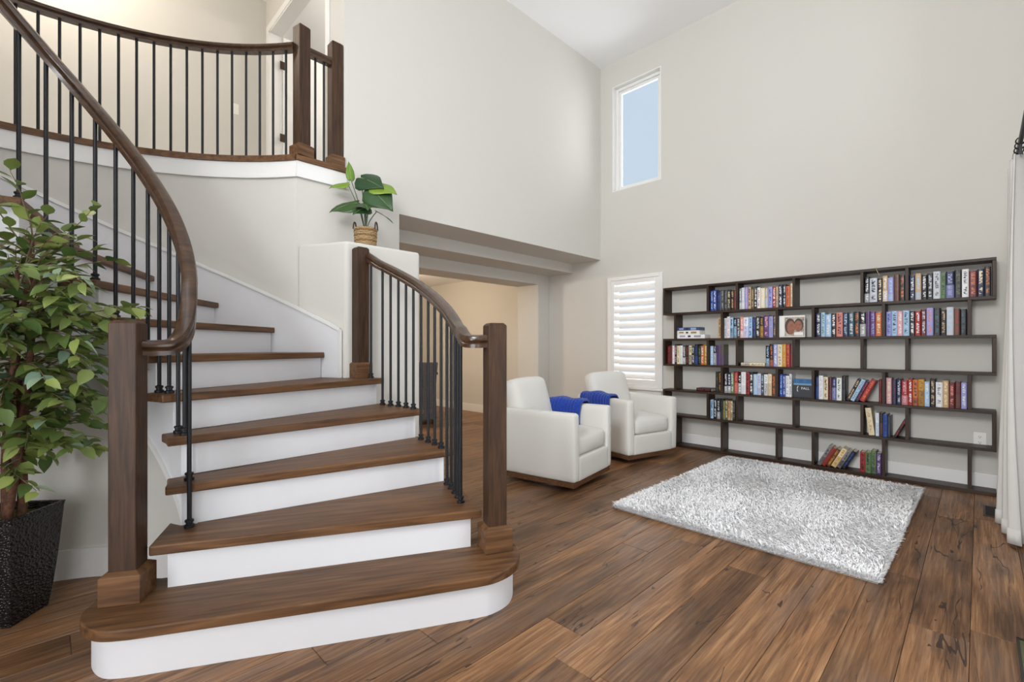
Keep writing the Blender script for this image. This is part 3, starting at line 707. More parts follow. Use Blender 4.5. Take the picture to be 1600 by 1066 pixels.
obj('title_label', MB().box(-.0032, -.0012, -.09, -.01, .018, .05), M['plastic'], pf)
# landscape book facing out in the fourth row
V, zb, zt = ROWS[3]
lb = thing('landscape_book', 'dark book with blue coastline cover facing out, fourth row', 'book', (XB + .04, 1.255, zb + .0006))
obj('cover', MB().box(0, .022, -.075, .085, 0, .19), plain('cover_dark', (52, 54, 62), .4), lb, bevel=.002)
obj('sky_print', MB().box(-.001, 0, -.075, .085, .145, .19), plain('cover_blue', (44, 92, 140), .4, var=.2, scale=30), lb)
obj('sea_print', MB().box(-.0011, 0, -.075, .085, .128, .146), plain('cover_sea', (112, 150, 178), .4), lb)
mb = MB(); mb.sweep([(-.0015, .045, .062), (-.0015, .05, .075), (-.0015, .05, .1), (-.0015, .042, .118)], [(.004 * math.cos(a), .004 * math.sin(a)) for a in [PI / 3 * i for i in range(6)]])
obj('beach_print', mb, M['plastic'], lb)
fc = bpy.data.curves.new('cover_text', 'FONT'); fc.body = 'FALL'; fc.size = .034; fc.align_x = 'CENTER'
fo = bpy.data.objects.new('cover_text', fc); COL.objects.link(fo); dg = bpy.context.evaluated_depsgraph_get(); fm = bpy.data.meshes.new_from_object(fo.evaluated_get(dg)); bpy.data.objects.remove(fo)
fm.materials.clear(); fm.materials.append(M['plastic'])
link('title_print', fm, lb, (-.0015, -.02, .085), (rad(90), 0, rad(-90)))

# ------------------------------------------------------------------ rug
rx0, rx1, ry0, ry1 = 2.98, 5.12, .35, 1.90
rug = thing('shag_rug', 'light grey shag rug on the plank floor in front of the bookcase', 'rug', ((rx0 + rx1) / 2, (ry0 + ry1) / 2, 0), rad(-.6))
hw, hd = (rx1 - rx0) / 2, (ry1 - ry0) / 2
obj('backing', MB().box(-hw, hw, -hd, hd, .0008, .012), plain('rug_backing', (150, 146, 138), .95), rug)
nt = 105000
bx = np.random.uniform(-hw, hw, nt); by = np.random.uniform(-hd, hd, nt)
# denser yarn along the edges, bending outwards over the backing
ne = 9000; sd = np.random.randint(0, 4, ne); u_ = np.random.uniform(-1, 1, ne)
bx[:ne] = np.where(sd == 0, hw, np.where(sd == 1, -hw, u_ * hw)); by[:ne] = np.where(sd == 2, hd, np.where(sd == 3, -hd, u_ * hd))
ang = np.random.uniform(0, 2 * PI, nt); ln = np.random.uniform(.022, .042, nt); hgt = np.random.uniform(.024, .046, nt)
lean_n = np.sin(bx * 5 + by * 3) * .6 + np.sin(by * 9 - bx * 4) * .5
ang = ang * .75 + lean_n
ang[:ne] = np.where(sd == 0, 0, np.where(sd == 1, PI, np.where(sd == 2, PI / 2, -PI / 2))) + np.random.uniform(-.9, .9, ne); ln[:ne] *= .55; hgt[:ne] *= np.random.uniform(.1, .9, ne)
dx, dy = np.cos(ang), np.sin(ang); wd = np.random.uniform(.0016, .003, nt)
V = np.zeros((nt, 6, 3))
for k_, (f, hz, wk) in enumerate(((0, 0, 1.0), (.45, .75, 1.15), (1.0, 1.0, .6))):
    cx_ = bx + dx * ln * f; cy_ = by + dy * ln * f; cz_ = .010 + hgt * hz * (1 if f < 1 else .85)
    V[:, 2 * k_, 0] = cx_ - dy * wd * wk; V[:, 2 * k_, 1] = cy_ + dx * wd * wk; V[:, 2 * k_, 2] = cz_
    V[:, 2 * k_ + 1, 0] = cx_ + dy * wd * wk; V[:, 2 * k_ + 1, 1] = cy_ - dx * wd * wk; V[:, 2 * k_ + 1, 2] = cz_
idx = np.arange(nt)[:, None] * 6
F = np.concatenate([idx + np.array([[0, 1, 3, 2]]), idx + np.array([[2, 3, 5, 4]])])
me = bpy.data.meshes.new('pile'); me.vertices.add(nt * 6); me.vertices.foreach_set('co', V.reshape(-1))
me.loops.add(F.size); me.loops.foreach_set('vertex_index', F.reshape(-1).astype(np.int32)); me.polygons.add(len(F)); me.polygons.foreach_set('loop_start', np.arange(0, F.size, 4, dtype=np.int32)); me.update(); me.validate()
m, ns, L, b = newmat('shag_yarn'); ge = N(ns, 'NewGeometry'); r = ramp(ns, [(0, (232, 231, 232)), (.4, (246, 246, 247)), (1, (253, 253, 253))]); L.new(ge.outputs['Random Per Island'], r.inputs[0]); L.new(r.outputs[0], b.inputs['Base Color']); b.inputs['Roughness'].default_value = .95; b.inputs['Specular IOR Level'].default_value = .1
me.materials.append(m); pl = link('pile', me, rug); pl['kind'] = 'stuff'

# ------------------------------------------------------------------ armchairs
def rbox(w, d, h, r, bulge=0, top=0, n=7):
    """soft box centred in x,y on z 0..h: rounded edges, optional swelling"""
    mb = MB(); S = 10
    def sup(t): return math.copysign(abs(t) ** .999, t)
    vs, fs = [], []
    grid = {}
    g = [-1, -.94, -.8, -.5, 0, .5, .8, .94, 1]; K = len(g)
    def vert(i, j, k):
        key = (i, j, k)
        if key not in grid:
            x, y, z = g[i], g[j], g[k]; P = Vector((x * w / 2, y * d / 2, z * h / 2))
            q = Vector((max(-w / 2 + r, min(w / 2 - r, P.x)), max(-d / 2 + r, min(d / 2 - r, P.y)), max(-h / 2 + r, min(h / 2 - r, P.z)))); v = P - q
            if v.length > 1e-6: P = q + v.normalized() * r
            bx_, by_, bz_ = (1 - x * x), (1 - y * y), (1 - z * z)
            P.x += math.copysign(bulge * by_ * bz_, x) * abs(x); P.y += math.copysign(bulge * bx_ * bz_, y) * abs(y); P.z += (math.copysign(bulge, z) * abs(z) + (top if z > 0 else 0) * z) * bx_ * by_
            grid[key] = len(vs); vs.append((P.x, P.y, P.z + h / 2))
        return grid[key]
    for a in range(K - 1):
        for b_ in range(K - 1):
            fs += [(vert(a, b_, 0), vert(a, b_ + 1, 0), vert(a + 1, b_ + 1, 0), vert(a + 1, b_, 0)), (vert(a, b_, K - 1), vert(a + 1, b_, K - 1), vert(a + 1, b_ + 1, K - 1), vert(a, b_ + 1, K - 1)),
                   (vert(a, 0, b_), vert(a + 1, 0, b_), vert(a + 1, 0, b_ + 1), vert(a, 0, b_ + 1)), (vert(a, K - 1, b_), vert(a, K - 1, b_ + 1), vert(a + 1, K - 1, b_ + 1), vert(a + 1, K - 1, b_)),
                   (vert(0, a, b_), vert(0, a, b_ + 1), vert(0, a + 1, b_ + 1), vert(0, a + 1, b_)), (vert(K - 1, a, b_), vert(K - 1, a + 1, b_), vert(K - 1, a + 1, b_ + 1), vert(K - 1, a, b_ + 1))]
    mb.add(vs, fs); return mb
CW, CD, AT, AH = .74, .80, .105, .655
def armchair(loc, rz, label):
    c = thing('swivel_armchair', label, 'armchair', loc, rz, 'white swivel armchairs')
    obj('swivel_base', MB().lathe([(.27, .0006), (.27, .012), (.22, .02), (.12, .022), (.12, .046)], 32), M['metal'], c, smooth=40)
    obj('plinth', MB().box(-CW / 2 + .015, CW / 2 - .015, -CD / 2 + .015, CD / 2 - .015, .046, .088), M['walnut'], c, bevel=.003)
    # arms
    for s in (-1, 1):
        mb = rbox(AT, CD - .0, AH - .089, .03)
        for i, v in enumerate(mb.v):    # the arm drops a little to the front and leans out slightly towards the top
            t = v[2] / (AH - .089); mb.v[i] = (v[0] + s * .012 * t, v[1], v[2] - .0 * t)
        obj('arm', mb, M['chair'], c, (s * (CW / 2 - AT / 2), 0, .0885), smooth=60)
    obj('back', rbox(CW - 2 * AT + .03, .13, AH - .02 - .089, .03), M['chair'], c, (0, CD / 2 - .066, .0885), smooth=60)
    obj('front_rail', rbox(CW - 2 * AT + .07, .58, .20, .02), M['chair'], c, (0, -CD / 2 + .2905, .0885), smooth=60)
    obj('seat_cushion', rbox(CW - 2 * AT + .0, .62, .165, .045, .012, .02), M['chair'], c, (0, -CD / 2 + .325, .29), smooth=60)
    bk = rbox(CW - 2 * AT + .02, .17, .50, .055, .018)
    obj('back_cushion', bk, M['chair'], c, (0, CD / 2 - .20, .41), (rad(-17), 0, 0), smooth=60)
    return c
def rot2(p, a): return (p[0] * math.cos(a) - p[1] * math.sin(a), p[0] * math.sin(a) + p[1] * math.cos(a))
def place_chair(near, ang, label):
    o = rot2((CW / 2, CD / 2), ang); return armchair((near[0] + o[0], near[1] + o[1], 0), ang, label)
ch1 = place_chair((3.02, 2.305), rad(9.7), 'white armchair nearest the stair railing with a blue throw')
ch2 = place_chair((4.165, 2.50), rad(-13), 'white armchair in front of the shuttered window')
# knitted throws over the arms
def throw(chair, side, y0, y1, hang_out, hang_in, label, seed):
    rnd = random.Random(seed); t_ = thing('knit_throw', label, 'blanket', tuple(chair.location), chair.rotation_euler.z, 'blue knitted throws')
    c0 = side * (CW / 2 - AT / 2 + .012); half = AT / 2 + .012; top = AH + .012; r = .035
    # cross-section path from outside hem, over the arm, down inside
    path = []
    def add(x, z): path.append((x, z))
    for i in range(9): add(half + .006, top - r - hang_out * (1 - i / 8))
    for i in range(1, 6): a = i / 6 * PI / 2; add(half - r + r * math.cos(a) + .004, top - r + r * math.sin(a) + .003)
    for i in range(7): add(half - r - (2 * half - 2 * r) * i / 6, top + .004)
    for i in range(1, 6): a = PI / 2 + i / 6 * PI / 2; add(-half + r + r * math.cos(a) - .004, top - r + r * math.sin(a) + .003)
    for i in range(9): add(-half - .006, top - r - hang_in * i / 8)
    P = [Vector((p[0], 0, p[1])) for p in path]; L_ = [0]
    for i in range(1, len(P)): L_.append(L_[-1] + (P[i] - P[i - 1]).length)
    nu, nv = 150, 60; vs = []
    def at(s):
        for i in range(1, len(P)):
            if L_[i] >= s: f = (s - L_[i - 1]) / (L_[i] - L_[i - 1] + 1e-9); return P[i - 1].lerp(P[i], f), (P[i] - P[i - 1]).normalized()
        return P[-1], (P[-1] - P[-2]).normalized()
    for iu in range(nu + 1):
        s = L_[-1] * iu / nu; p, tg = at(s); nrm = Vector((tg.z, 0, -tg.x)); 
        for iv in range(nv + 1):
            v = iv / nv; y = y0 + (y1 - y0) * v
            fold = .02 * max(0, math.sin(v * PI * 1.0)) ** .7 * (.5 + .5 * math.sin(3.2 * v * PI + seed)) * (1 if 8 < iu * 36 / nu < 28 else .45)
            rib = .013 * abs(math.sin(v * PI * 11)) ** .7 + .003 * abs(math.sin(s * PI / .02 + (int(v * 11) % 2) * PI / 2))
            q = p + nrm * -(.006 + fold + rib) if nrm.z < 0 else p + nrm * (.006 + fold + rib)
            yy = y + .012 * math.sin(s * 14 + seed) + .02 * (v - .5) * math.sin(s * 5)
            vs.append((c0 + side * q.x, yy, q.z))
    fs = [(i * (nv + 1) + j, i * (nv + 1) + j + 1, (i + 1) * (nv + 1) + j + 1, (i + 1) * (nv + 1) + j) for i in range(nu) for j in range(nv)]
    mb = MB().add(vs, fs); o = obj('knit_panel', mb, M['throw'], t_, smooth=80)
    m = o.modifiers.new('thickness', 'SOLIDIFY'); m.thickness = .008; m.offset = 0
    mb = MB()
    for iu in (0, nu):
        for iv in range(0, nv, 2):
            x, y, z = vs[iu * (nv + 1) + iv]; mb.tube([(x, y, z + .004), (x + .002 * rnd.uniform(-1, 1), y, z - .012), (x, y + .004 * rnd.uniform(-1, 1), z - .026)], .0025, 5)
    obj('fringe', mb, M['throw'], t_)
    return t_
throw(ch1, 1, -.13, .24, .20, .17, 'royal blue knitted throw on the arm of the nearer armchair', 1)
throw(ch2, -1, -.14, .30, .22, .185, 'royal blue knitted throw on the arm of the armchair by the window', 2.4)

# ------------------------------------------------------------------ ficus tree in a tapered planter
PX, PY = -.118, 3.05
ft = thing('ficus_tree', 'leafy artificial ficus tree in a tall black hammered planter', 'plant', (PX, PY, 0))
m, ns, L, b = newmat('hammered_black'); tc = N(ns, 'TexCoord'); mp = N(ns, 'Mapping'); mp.inputs['Scale'].default_value = (78, 78, 115); L.new(tc.outputs['Object'], mp.inputs['Vector'])
vo = N(ns, 'TexVoronoi'); vo.inputs['Scale'].default_value = 1; L.new(mp.outputs[0], vo.inputs['Vector']); bp = N(ns, 'Bump'); bp.inputs['Strength'].default_value = .9; bp.inputs['Distance'].default_value = .006
L.new(vo.outputs['Distance'], bp.inputs['Height']); L.new(bp.outputs[0], b.inputs['Normal']); b.inputs['Base Color'].default_value = (*s2l((40, 37, 37)), 1); b.inputs['Roughness'].default_value = .25; b.inputs['Metallic'].default_value = .55
PH = .475
def sq(h, z, n=6, bow=0):
    out = []
    for sx, sy, ex, ey in ((-1, -1, 1, -1), (1, -1, 1, 1), (1, 1, -1, 1), (-1, 1, -1, -1)):
        for i in range(n): t = i / n; out.append((h * (sx + (ex - sx) * t), h * (sy + (ey - sy) * t), z))
    return out
prof = [(.092, .0006), (.104, .1), (.116, .24), (.124, .36), (.13, PH - .02), (.134, PH), (.122, PH), (.116, PH - .05)]
mb = MB(); mb.loft([sq(h, z) for h, z in prof]); obj('planter', mb, m, ft, None, (0, 0, rad(50.5)), smooth=50)
mb = MB(); mb.loft([sq(.118, PH - .06), sq(.117, PH - .035)]); 
obj('moss', mb, M['moss'], ft, None, (0, 0, rad(50.5)))
rnd = random.Random(21)
right = Vector((math.sqrt(.5), -math.sqrt(.5), 0)); back = Vector((math.sqrt(.5), math.sqrt(.5), 0)); UP = Vector((0, 0, 1))
trunks = []
for q in range(3):
    ph = q * 2.1; pts = []
    for i in range(15):
        t = i / 14; pts.append(Vector((.03 * math.cos(ph + t * 3.2) + right.x * (.07 * t + .02), .03 * math.sin(ph + t * 3.2) + right.y * (.07 * t + .02), PH - .05 + t * (1.1 + .08 * q))))
    trunks.append(pts); rr = [1 - .6 * i / 14 for i in range(15)]
    obj('trunk', MB().tube(pts, .019, 8, rr), M['bark'], ft, smooth=60)
leaves = []          # (matrix, kind)
def leaf_frame(p, d, up, size):
    d = d.normalized(); s_ = d.cross(up)
    if s_.length < 1e-3: s_ = Vector((1, 0, 0))
    s_.normalize(); n_ = s_.cross(d)
    return Matrix(((d.x * size, s_.x * size, n_.x * size, p.x), (d.y * size, s_.y * size, n_.y * size, p.y), (d.z * size, s_.z * size, n_.z * size, p.z), (0, 0, 0, 1)))
def branch(p0, a, el, ln, dens=1.0):
    d = right * math.cos(a) + back * math.sin(a); pts = []; p = p0.copy(); dirv = (d * math.cos(el) + UP * math.sin(el)).normalized(); ns_ = 9
    for i in range(ns_ + 1):
        pts.append(p.copy()); dirv = (dirv + UP * (-.055) + Vector((rnd.uniform(-.1, .1), rnd.uniform(-.1, .1), rnd.uniform(-.06, .06)))).normalized(); p = p + dirv * (ln / ns_)
        # stay inside the well of the stair
        wx, wy = p.x + PX - CX, p.y + PY - CY; r_ = math.hypot(wx, wy)
        if r_ > .57: p.x -= wx / r_ * (r_ - .57); p.y -= wy / r_ * (r_ - .57)
    obj('branch', MB().tube(pts, .0042, 5, [1 - .75 * i / ns_ for i in range(ns_ + 1)]), M['twig'], ft, smooth=60)
    m_ = max(4, int(ln / .034 * dens))
    for i in range(m_):
        t = .2 + .8 * i / (m_ - 1); f = t * ns_; k_ = min(int(f), ns_ - 1); q = pts[k_].lerp(pts[k_ + 1], f - k_); tg = (pts[k_ + 1] - pts[k_]).normalized()
        sd = tg.cross(UP).normalized() * (1 if i % 2 else -1)
        ld = (tg * rnd.uniform(.4, 1.0) + sd * rnd.uniform(.35, 1.0) + UP * rnd.uniform(-.55, .3)).normalized()
        up = (UP + Vector((rnd.uniform(-.7, .7), rnd.uniform(-.7, .7), rnd.uniform(-.2, .5)))).normalized()
        leaves.append((leaf_frame(q, ld, up, rnd.uniform(.066, .098)), 1 if rnd.random() < .22 else 0))
# branches seen from the stair side reach to the right, the others fill the crown
for i in range(155):
    t = rnd.uniform(.2, 1.0) ** .8; tr = trunks[i % 3]; p0 = tr[min(14, int(t * 14))]
    a = rnd.uniform(-PI, PI); el = rnd.uniform(-.15, .75) + (.5 if t > .9 else 0); ln = rnd.uniform(.24, .46) * (1.08 - .45 * abs(t - .62))
    branch(p0, a, el, ln)
for z_, ln, el, a in ((1.60, .50, .25, -.25), (1.50, .52, .12, -.45), (1.40, .46, .35, -.1), (1.24, .50, .1, -.3), (1.12, .46, .05, -.6), (1.30, .48, .25, -.8), (1.00, .42, .2, -.35), (.88, .40, -.05, -.5), (1.72, .34, .6, -.2), (.78, .36, .15, -.2), (1.08, .44, .1, -.15), (1.42, .45, .1, -1.1), (.95, .34, .1, -1.0), (1.62, .4, .3, -.9)):
    k_ = min(range(15), key=lambda i: abs(trunks[0][i].z - z_)); branch(trunks[0][k_], a, el, ln, 1.0)
def leaf_mesh(name, curl, mat, wide=.27):
    st_ = [(.0, 0), (.1, .1), (.28, .88), (.5, 1), (.72, .72), (.9, .26), (1.0, 0)]; vs = []; fs = []; rows_ = []
    for t, w_ in st_:
        z = -curl * t * t + .05 * t
        if w_ == 0: rows_.append([len(vs)]); vs.append((t, 0, z))
        else:
            rows_.append([len(vs), len(vs) + 1, len(vs) + 2]); vs += [(t, -w_ * wide, z + .07 * w_), (t, 0, z), (t, w_ * wide, z + .07 * w_)]
    for r0, r1 in zip(rows_, rows_[1:]):
        if len(r0) == 1: fs += [(r0[0], r1[1], r1[0]), (r0[0], r1[2], r1[1])]
        elif len(r1) == 1: fs += [(r0[0], r0[1], r1[0]), (r0[1], r0[2], r1[0])]
        else: fs += [(r0[0], r0[1], r1[1], r1[0]), (r0[1], r0[2], r1[2], r1[1])]
    return mesh(name, vs, fs, mat, 80), vs, fs
LM = [leaf_mesh('leaf', .18, M['leaf'])[0], leaf_mesh('leaf', .18, M['leaf2'])[0], leaf_mesh('leaf', .34, M['leaf'], .24)[0], leaf_mesh('leaf', .3, M['leaf2'], .24)[0]]
_, lv_, lf_ = leaf_mesh('leaf_small', .2, M['leaf'])
keep = []
for mtx, kind in leaves:
    p = Vector((mtx[0][3] + PX, mtx[1][3] + PY, mtx[2][3])); tip = p + Vector((mtx[0][0], mtx[1][0], mtx[2][0]))
    if math.hypot(tip.x - CX, tip.y - CY) > .665 or tip.z < .52: continue
    fw = (p.x + p.y) * math.sqrt(.5); u = 800 + 730 * (p.x - p.y) * math.sqrt(.5) / fw
    keep.append((fw + (10 if u < -12 else 0), mtx, kind))
keep.sort(key=lambda k_: k_[0])
for i, (fw, mtx, kind) in enumerate(keep[:300]):
    o = link('leaf', LM[kind + 2 * (i % 2)], ft); o.matrix_local = mtx
rest = MB()
for fw, mtx, kind in keep[300:]: rest.add(lv_, lf_, mtx)
if rest.v:
    o = obj('leaf_mass', rest, M['leaf'], ft, smooth=80); o['kind'] = 'stuff'

# ------------------------------------------------------------------ philodendron in a basket on the ledge
BXY = (1.845, YF + .15); ZL = 2.0055
pb = thing('basket_plant', 'broad-leaved green plant in a woven basket on the wall ledge', 'plant', (*BXY, ZL))
rb, hb = .085, .155
m1 = plain('seagrass', (128, 96, 58), .85, bump=.5, scale=160, var=.3); m2 = plain('seagrass_pale', (160, 136, 100), .85, bump=.5, scale=160, var=.2)
bk = obj('basket', MB().lathe([(rb * .9, .0005), (rb * .96, hb * .5), (rb, hb), (rb * .93, hb), (rb * .9, hb * .8), (.02, hb * .8)], 32), m1, pb, smooth=50)
for i in range(11):
    z = .008 + i * .0138; R = rb * (.9 + .1 * z / hb) + .002; pts = []
    for j in range(49): a = 2 * PI * j / 48; pts.append(((R + .0035 * math.sin(a * 12 + i * PI)) * math.cos(a), (R + .0035 * math.sin(a * 12 + i * PI)) * math.sin(a), z))
    obj('weave', MB().tube(pts, .0062, 6), m2 if i % 3 else m1, bk, smooth=60)
for s in (-1, 1):
    pts = [Vector((s * right.x * rb * .98, s * right.y * rb * .98, 0)) + back * (.036 * math.cos(a)) + UP * (hb - .01 + .062 * math.sin(a)) + right * (s * .004) for a in [PI * i / 10 for i in range(11)]]
    obj('handle', MB().tube(pts, .006, 7), plain('basket_handle', (74, 58, 46), .8), bk, smooth=60)
lg = leaf_material('philodendron_leaf', (40, 72, 42), (84, 114, 54), 0); ll = leaf_material('philodendron_leaf_light', (104, 140, 44), (142, 166, 62), 0)
def big_leaf(base, d, up, size, mat, wide=.36, curl=.22):
    st_ = [(-.12, .25), (-.06, .62), (.08, .95), (.28, 1.0), (.5, .84), (.72, .52), (.9, .2)]; vs = [(0, 0, 0)]; fs = []; nL = 4
    M_ = leaf_frame(base, d, up, size)
    grid_ = []
    for t, w_ in st_:
        row = []
        for q in range(-nL, nL + 1):
            y = q / nL * w_ * wide; x = t + (.0 if t > 0 else .1 * (1 - abs(q / nL)))
            z = -curl * max(t, 0) ** 2 - .32 * y * y / wide + .012 * math.sin(6 * t + abs(q)) + .03 * abs(q / nL)
            row.append(len(vs)); vs.append((x, y, z))
        grid_.append(row)
    tip = len(vs); vs.append((1.02, 0, -curl * 1.05))
    for r0, r1 in zip(grid_, grid_[1:]):
        for q in range(2 * nL): fs.append((r0[q], r0[q + 1], r1[q + 1], r1[q]))
    for q in range(2 * nL): fs.append((grid_[-1][q], grid_[-1][q + 1], tip))
    o = obj('leaf', MB().add(vs, fs, M_), mat, pb, smooth=80); sm_ = o.modifiers.new('thickness', 'SOLIDIFY'); sm_.thickness = .0015
    vn = MB().add([], []); vn.tube([M_ @ Vector((t, 0, -curl * t * t + .004)) for t in (0, .3, .6, .95)], .0022, 5, [1, .8, .5, .2]); obj('vein', vn, plain('leaf_vein', (150, 170, 110), .6), o)
fwd = -back
# (right, up, forward) offsets of each leaf base; direction; size; tone
LS = [(-.05, .165, .03, (-1, -.22, .25), .15, lg, .9), (.01, .15, .06, (.35, -.25, .8), .135, lg, .8), (-.12, .30, .0, (-.75, -.1, .2), .10, ll, .7), (-.105, .335, -.02, (-.05, 1, .1), .10, ll, .5),
      (-.03, .34, .0, (.72, -.3, .4), .155, lg, 1), (.06, .29, .02, (.85, -.25, .25), .14, ll, 1), (.05, .25, .05, (.8, -.7, .35), .17, lg, 1), (.02, .13, .05, (-.35, -.4, .9), .11, lg, .9), (.08, .11, .02, (.8, -.35, .1), .11, lg, .25)]
for i, (a, z, f, d, sz, mt, wide) in enumerate(LS):
    base = right * (a * 1.2) + fwd * f + UP * (hb + z * 1.22); sz *= 1.5; dv = right * d[0] + UP * d[1] + fwd * d[2]
    upv = (UP * .7 + fwd * .8 + right * (.25 * (1 if i % 2 else -1))); 
    if abs(d[1]) > .9: upv = fwd + right * .6
    if i == 8: upv = right * .3 - back * .1 + UP * 1.0
    pts = spline([Vector((0, 0, hb * .7)), Vector((base.x * .35, base.y * .35, hb + z * .5)), base], 5)
    obj('stem', MB().tube(pts, .0035, 6), plain('leaf_stem', (86, 104, 78), .6), pb, smooth=60)
    big_leaf(base, dv, upv, sz, mt, .48 * wide)
obj('stem', MB().tube([(0, 0, hb * .7), (.004, 0, hb + .05), (0, 0, hb + .12)], .011, 8, [1, .9, .6]), plain('main_stem', (70, 104, 52), .6), pb, smooth=60)

# ------------------------------------------------------------------ curtains, rod, outlet, vent, mat
rod = thing('curtain_rod', 'black metal curtain rod with rings at the right edge', 'curtain rod')
ZRD = 2.43; YRD = -.175
obj('rod', MB().tube([(1.0, YRD, ZRD), (4.72, YRD, ZRD)], .011, 10), M['black'], rod, smooth=60)
mb = MB().lathe([(.011, 0), (.022, .008), (.026, .022), (.018, .038), (.006, .044)], 14); mb.v = [(4.72 + v[2], YRD + v[0], ZRD + v[1]) for v in mb.v]
obj('finial', mb, M['black'], rod, smooth=50)
for x in (4.62, 1.2): obj('bracket', MB().box(x - .008, x + .008, Y0, YRD + .012, ZRD - .03, ZRD - .012), M['black'], rod)
def curtain(x0, x1, nf, label, y_mid, amp, flare):
    c = thing('curtain', label, 'curtain', ((x0 + x1) / 2, y_mid, 0), 0, 'white linen curtains')
    nu, nv = nf * 14, 26; vs = []; xm = (x0 + x1) / 2
    for j in range(nv + 1):
        t = j / nv; z = .018 + (ZRD - .075 - .018) * t
        for i in range(nu + 1):
            u = i / nu; ph = u * nf * 2 * PI
            wdt = 1 + flare * (1 - t) ** 1.5; x = (x0 + (x1 - x0) * u - xm) * wdt
            y = amp * (.55 + .6 * (1 - t)) * math.sin(ph + .5 * math.sin(2 * t + u * 5)) + .012 * math.sin(ph * .5 + 3 * t) + .05 * (1 - t) ** 2 * (u - .3)
            vs.append((x, y, z))
    fs = [(j * (nu + 1) + i, j * (nu + 1) + i + 1, (j + 1) * (nu + 1) + i + 1, (j + 1) * (nu + 1) + i) for j in range(nv) for i in range(nu)]
    o = obj('drape', MB().add(vs, fs), M['curtain'], c, smooth=80); m_ = o.modifiers.new('thickness', 'SOLIDIFY'); m_.thickness = .003
    hb_ = [vs[i] for i in range(nu + 1)]; hm = MB()
    hv = []; 
    for i in range(nu + 1):
        for jj in (0, 1): a = vs[jj * (nu + 1) + i]; hv.append((a[0], a[1] + .003, a[2] - (.0 if jj == 0 else .0)))
    hm.add(hv, [(2 * i, 2 * i + 2, 2 * i + 3, 2 * i + 1) for i in range(nu)]); ho = obj('hem', hm, M['curtain'], c, smooth=80); m_ = ho.modifiers.new('thickness', 'SOLIDIFY'); m_.thickness = .004
    for i in range(nf + 1):
        x = x0 + (x1 - x0) * i / nf; pts = [(x - xm, YRD - y_mid + .021 * math.cos(a), ZRD - .005 + .021 * math.sin(a)) for a in [2 * PI * q / 16 for q in range(17)]]
        rg = obj('ring', MB().tube(pts, .0035, 6), M['black'], c, smooth=60)
        obj('clip', MB().box(x - xm - .004, x - xm + .004, YRD - y_mid - .006, YRD - y_mid + .006, ZRD - .085, ZRD - .025), M['black'], rg)
curtain(4.10, 4.58, 5, 'white curtain hanging beside the right end of the bookcase', -.165, .04, .06)
curtain(2.72, 3.2, 5, 'white curtain at the right photo edge nearer the camera', -.262, .035, .05)
ol = thing('wall_outlet', 'white electrical outlet behind the lower right shelf', 'outlet', (XW, -.004, .42))
obj('plate', MB().box(-.006, 0, -.038, .038, -.06, .06), M['plastic'], ol, bevel=.002)
for zz in (-.024, .024):
    oc = obj('socket', MB().box(-.009, -.006, -.017, .017, zz - .017, zz + .017), M['plastic'], ol, bevel=.001)
    for yy in (-.006, .006): obj('slot', MB().box(-.0095, -.009, yy - .0012, yy + .0012, zz - .002, zz + .008), M['dark'], oc)
    obj('slot', MB().box(-.0095, -.009, -.003, .003, zz - .011, zz - .006), M['dark'], oc)
vt = thing('floor_vent', 'dark metal floor vent beside the curtain', 'vent', (4.86, -.075, 0))
mb = MB(); mb.box(-.15, .15, -.055, -.043, .0006, .006); mb.box(-.15, .15, .043, .055, .0006, .006); mb.box(-.15, -.138, -.043, .043, .0006, .006); mb.box(.138, .15, -.043, .043, .0006, .006)
obj('frame', mb, M['bronze'], vt)
for i in range(18): obj('slat', MB().box(-.132 + i * .0153, -.126 + i * .0153, -.043, .043, .0006, .005), M['dark'], vt)
mt = thing('door_mat', 'olive green door mat at the lower right corner', 'mat', (2.0, -.258, 0))
obj('mat_pad', MB().box(-.8, .8, -.145, .145, .0006, .010), plain('mat_green', (92, 92, 64), .95, bump=1, scale=300, var=.2), mt, bevel=.003)
mb = MB(); mb.box(-.815, .815, .143, .15, .0006, .012); mb.box(.808, .815, -.15, .15, .0006, .012); mb.box(-.815, -.8, -.15, .15, .0006, .012)
obj('binding', mb, plain('mat_binding', (46, 42, 36), .9), mt)
# a hair-thin cable lying over the bookcase top edge
cb = thing('cable', 'thin pale cable hanging over the top board of the bookcase', 'cable', (XB + .05, .66, LV[0] + BT / 2))
obj('cord', MB().tube([(.14, .10, .004), (.06, .05, .004), (.0, .02, .004), (-.056, .006, .003), (-.058, -.004, -.03), (-.055, -.02, -.07)], .0028, 6), plain('cable_beige', (176, 160, 132), .6), cb, smooth=60)

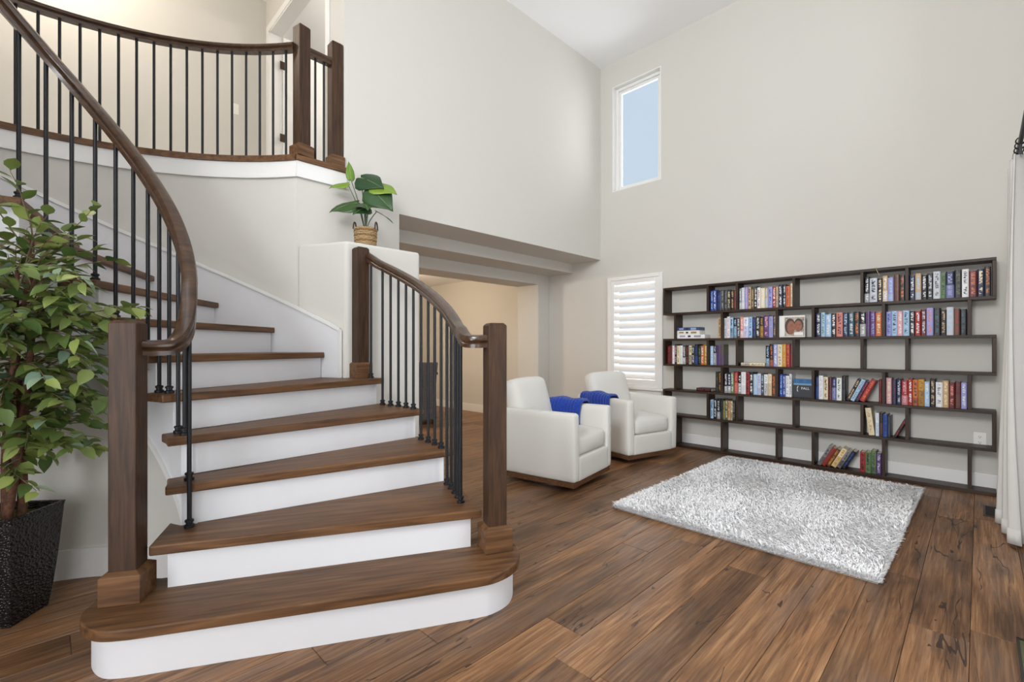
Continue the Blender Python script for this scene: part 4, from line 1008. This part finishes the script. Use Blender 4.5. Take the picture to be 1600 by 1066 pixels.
# ------------------------------------------------------------------ dining room pieces and added lamps
dc = thing('dining_chair', 'grey slipcovered dining chair seen through the railing', 'chair', (4.15, 6.25, 0), rad(-20))
m = plain('grey_linen', (112, 112, 116), .95, bump=.6, scale=90, var=.12, spec=.1)
mb = MB(); mb.loft([[(-w_, y - .05, z), (w_, y - .05, z), (w_, y + .05, z), (-w_, y + .05, z)] for w_, y, z in ((.25, -.20, .07), (.235, -.2, .35), (.225, -.21, .55), (.235, -.235, .78), (.25, -.25, .965))])
obj('backrest', mb, m, dc, bevel=.02)
mb = MB(); mb.loft([[(-w_, -.17, z), (w_, -.17, z), (w_, d_, z), (-w_, d_, z)] for w_, d_, z in ((.25, .28, .07), (.235, .26, .3), (.235, .27, .48))])
obj('seat', mb, m, dc, bevel=.02)
for sx in (-1, 1):
    for sy in (-.2, .24): obj('leg', MB().box(sx * .2 - .02, sx * .2 + .02, sy - .02, sy + .02, .0006, .075), M['black'], dc)
dt = thing('dining_table', 'dark wooden dining table behind the grey chair', 'table', (3.95, 6.86, 0), 0)
obj('tabletop', MB().box(-.70, .70, -.46, .46, .735, .775), M['case'], dt, bevel=.005)
for sx in (-1, 1):
    for sy in (-1, 1): obj('leg', MB().lathe([(.03, .0006), (.035, .05), (.022, .1), (.036, .3), (.024, .42), (.04, .5), (.03, .58), (.045, .62), (.045, .735)], 14), M['oak_z'], dt, (sx * .6, sy * .38, 0), smooth=50)
def added_lamp(name, label, loc, power, col, r=.09):
    t = thing(name, label, 'lamp', loc)
    e, ns, L, b = newmat('added_lamp_glow'); b.inputs['Emission Color'].default_value = (*col, 1); b.inputs['Emission Strength'].default_value = 6; b.inputs['Base Color'].default_value = (.9, .9, .85, 1)
    obj('canopy', MB().lathe([(.06, -.02), (.06, -.001)], 20), M['bronze'], t, smooth=40)
    obj('stem', MB().lathe([(.008, -.12), (.008, -.02)], 8), M['bronze'], t)
    obj('globe', MB().lathe([(r * math.sin(a), -.12 - r + r * math.cos(a)) for a in [PI * i / 10 for i in range(1, 10)]], 20), e, t, smooth=60)
    l = bpy.data.lights.new('added_lamp_light', 'POINT'); l.energy = power; l.color = col; l.shadow_soft_size = .12
    o = bpy.data.objects.new('added_lamp_light', l); COL.objects.link(o); o.parent = t; o.location = (0, 0, -.12 - 2.6 * r)
    return t
WARM = (1.0, .80, .58)
added_lamp('added_pendant_lamp', 'unseen warm pendant lamp added in the dining room', (3.6, 6.6, 2.44), 100, WARM)  # out of view, put in to light the dining room warmly
added_lamp('added_hall_lamp', 'unseen ceiling lamp added to light the upper hall', (.0, 5.1, ZC), 58, (1, .87, .72))  # out of view, added to brighten the upper hall
added_lamp('added_upper_room_lamp', 'unseen ceiling lamp added in the room behind the upper door', (3.2, 4.9, ZC), 55, (1, .93, .84))  # out of view, added so the upper doorway is not dark
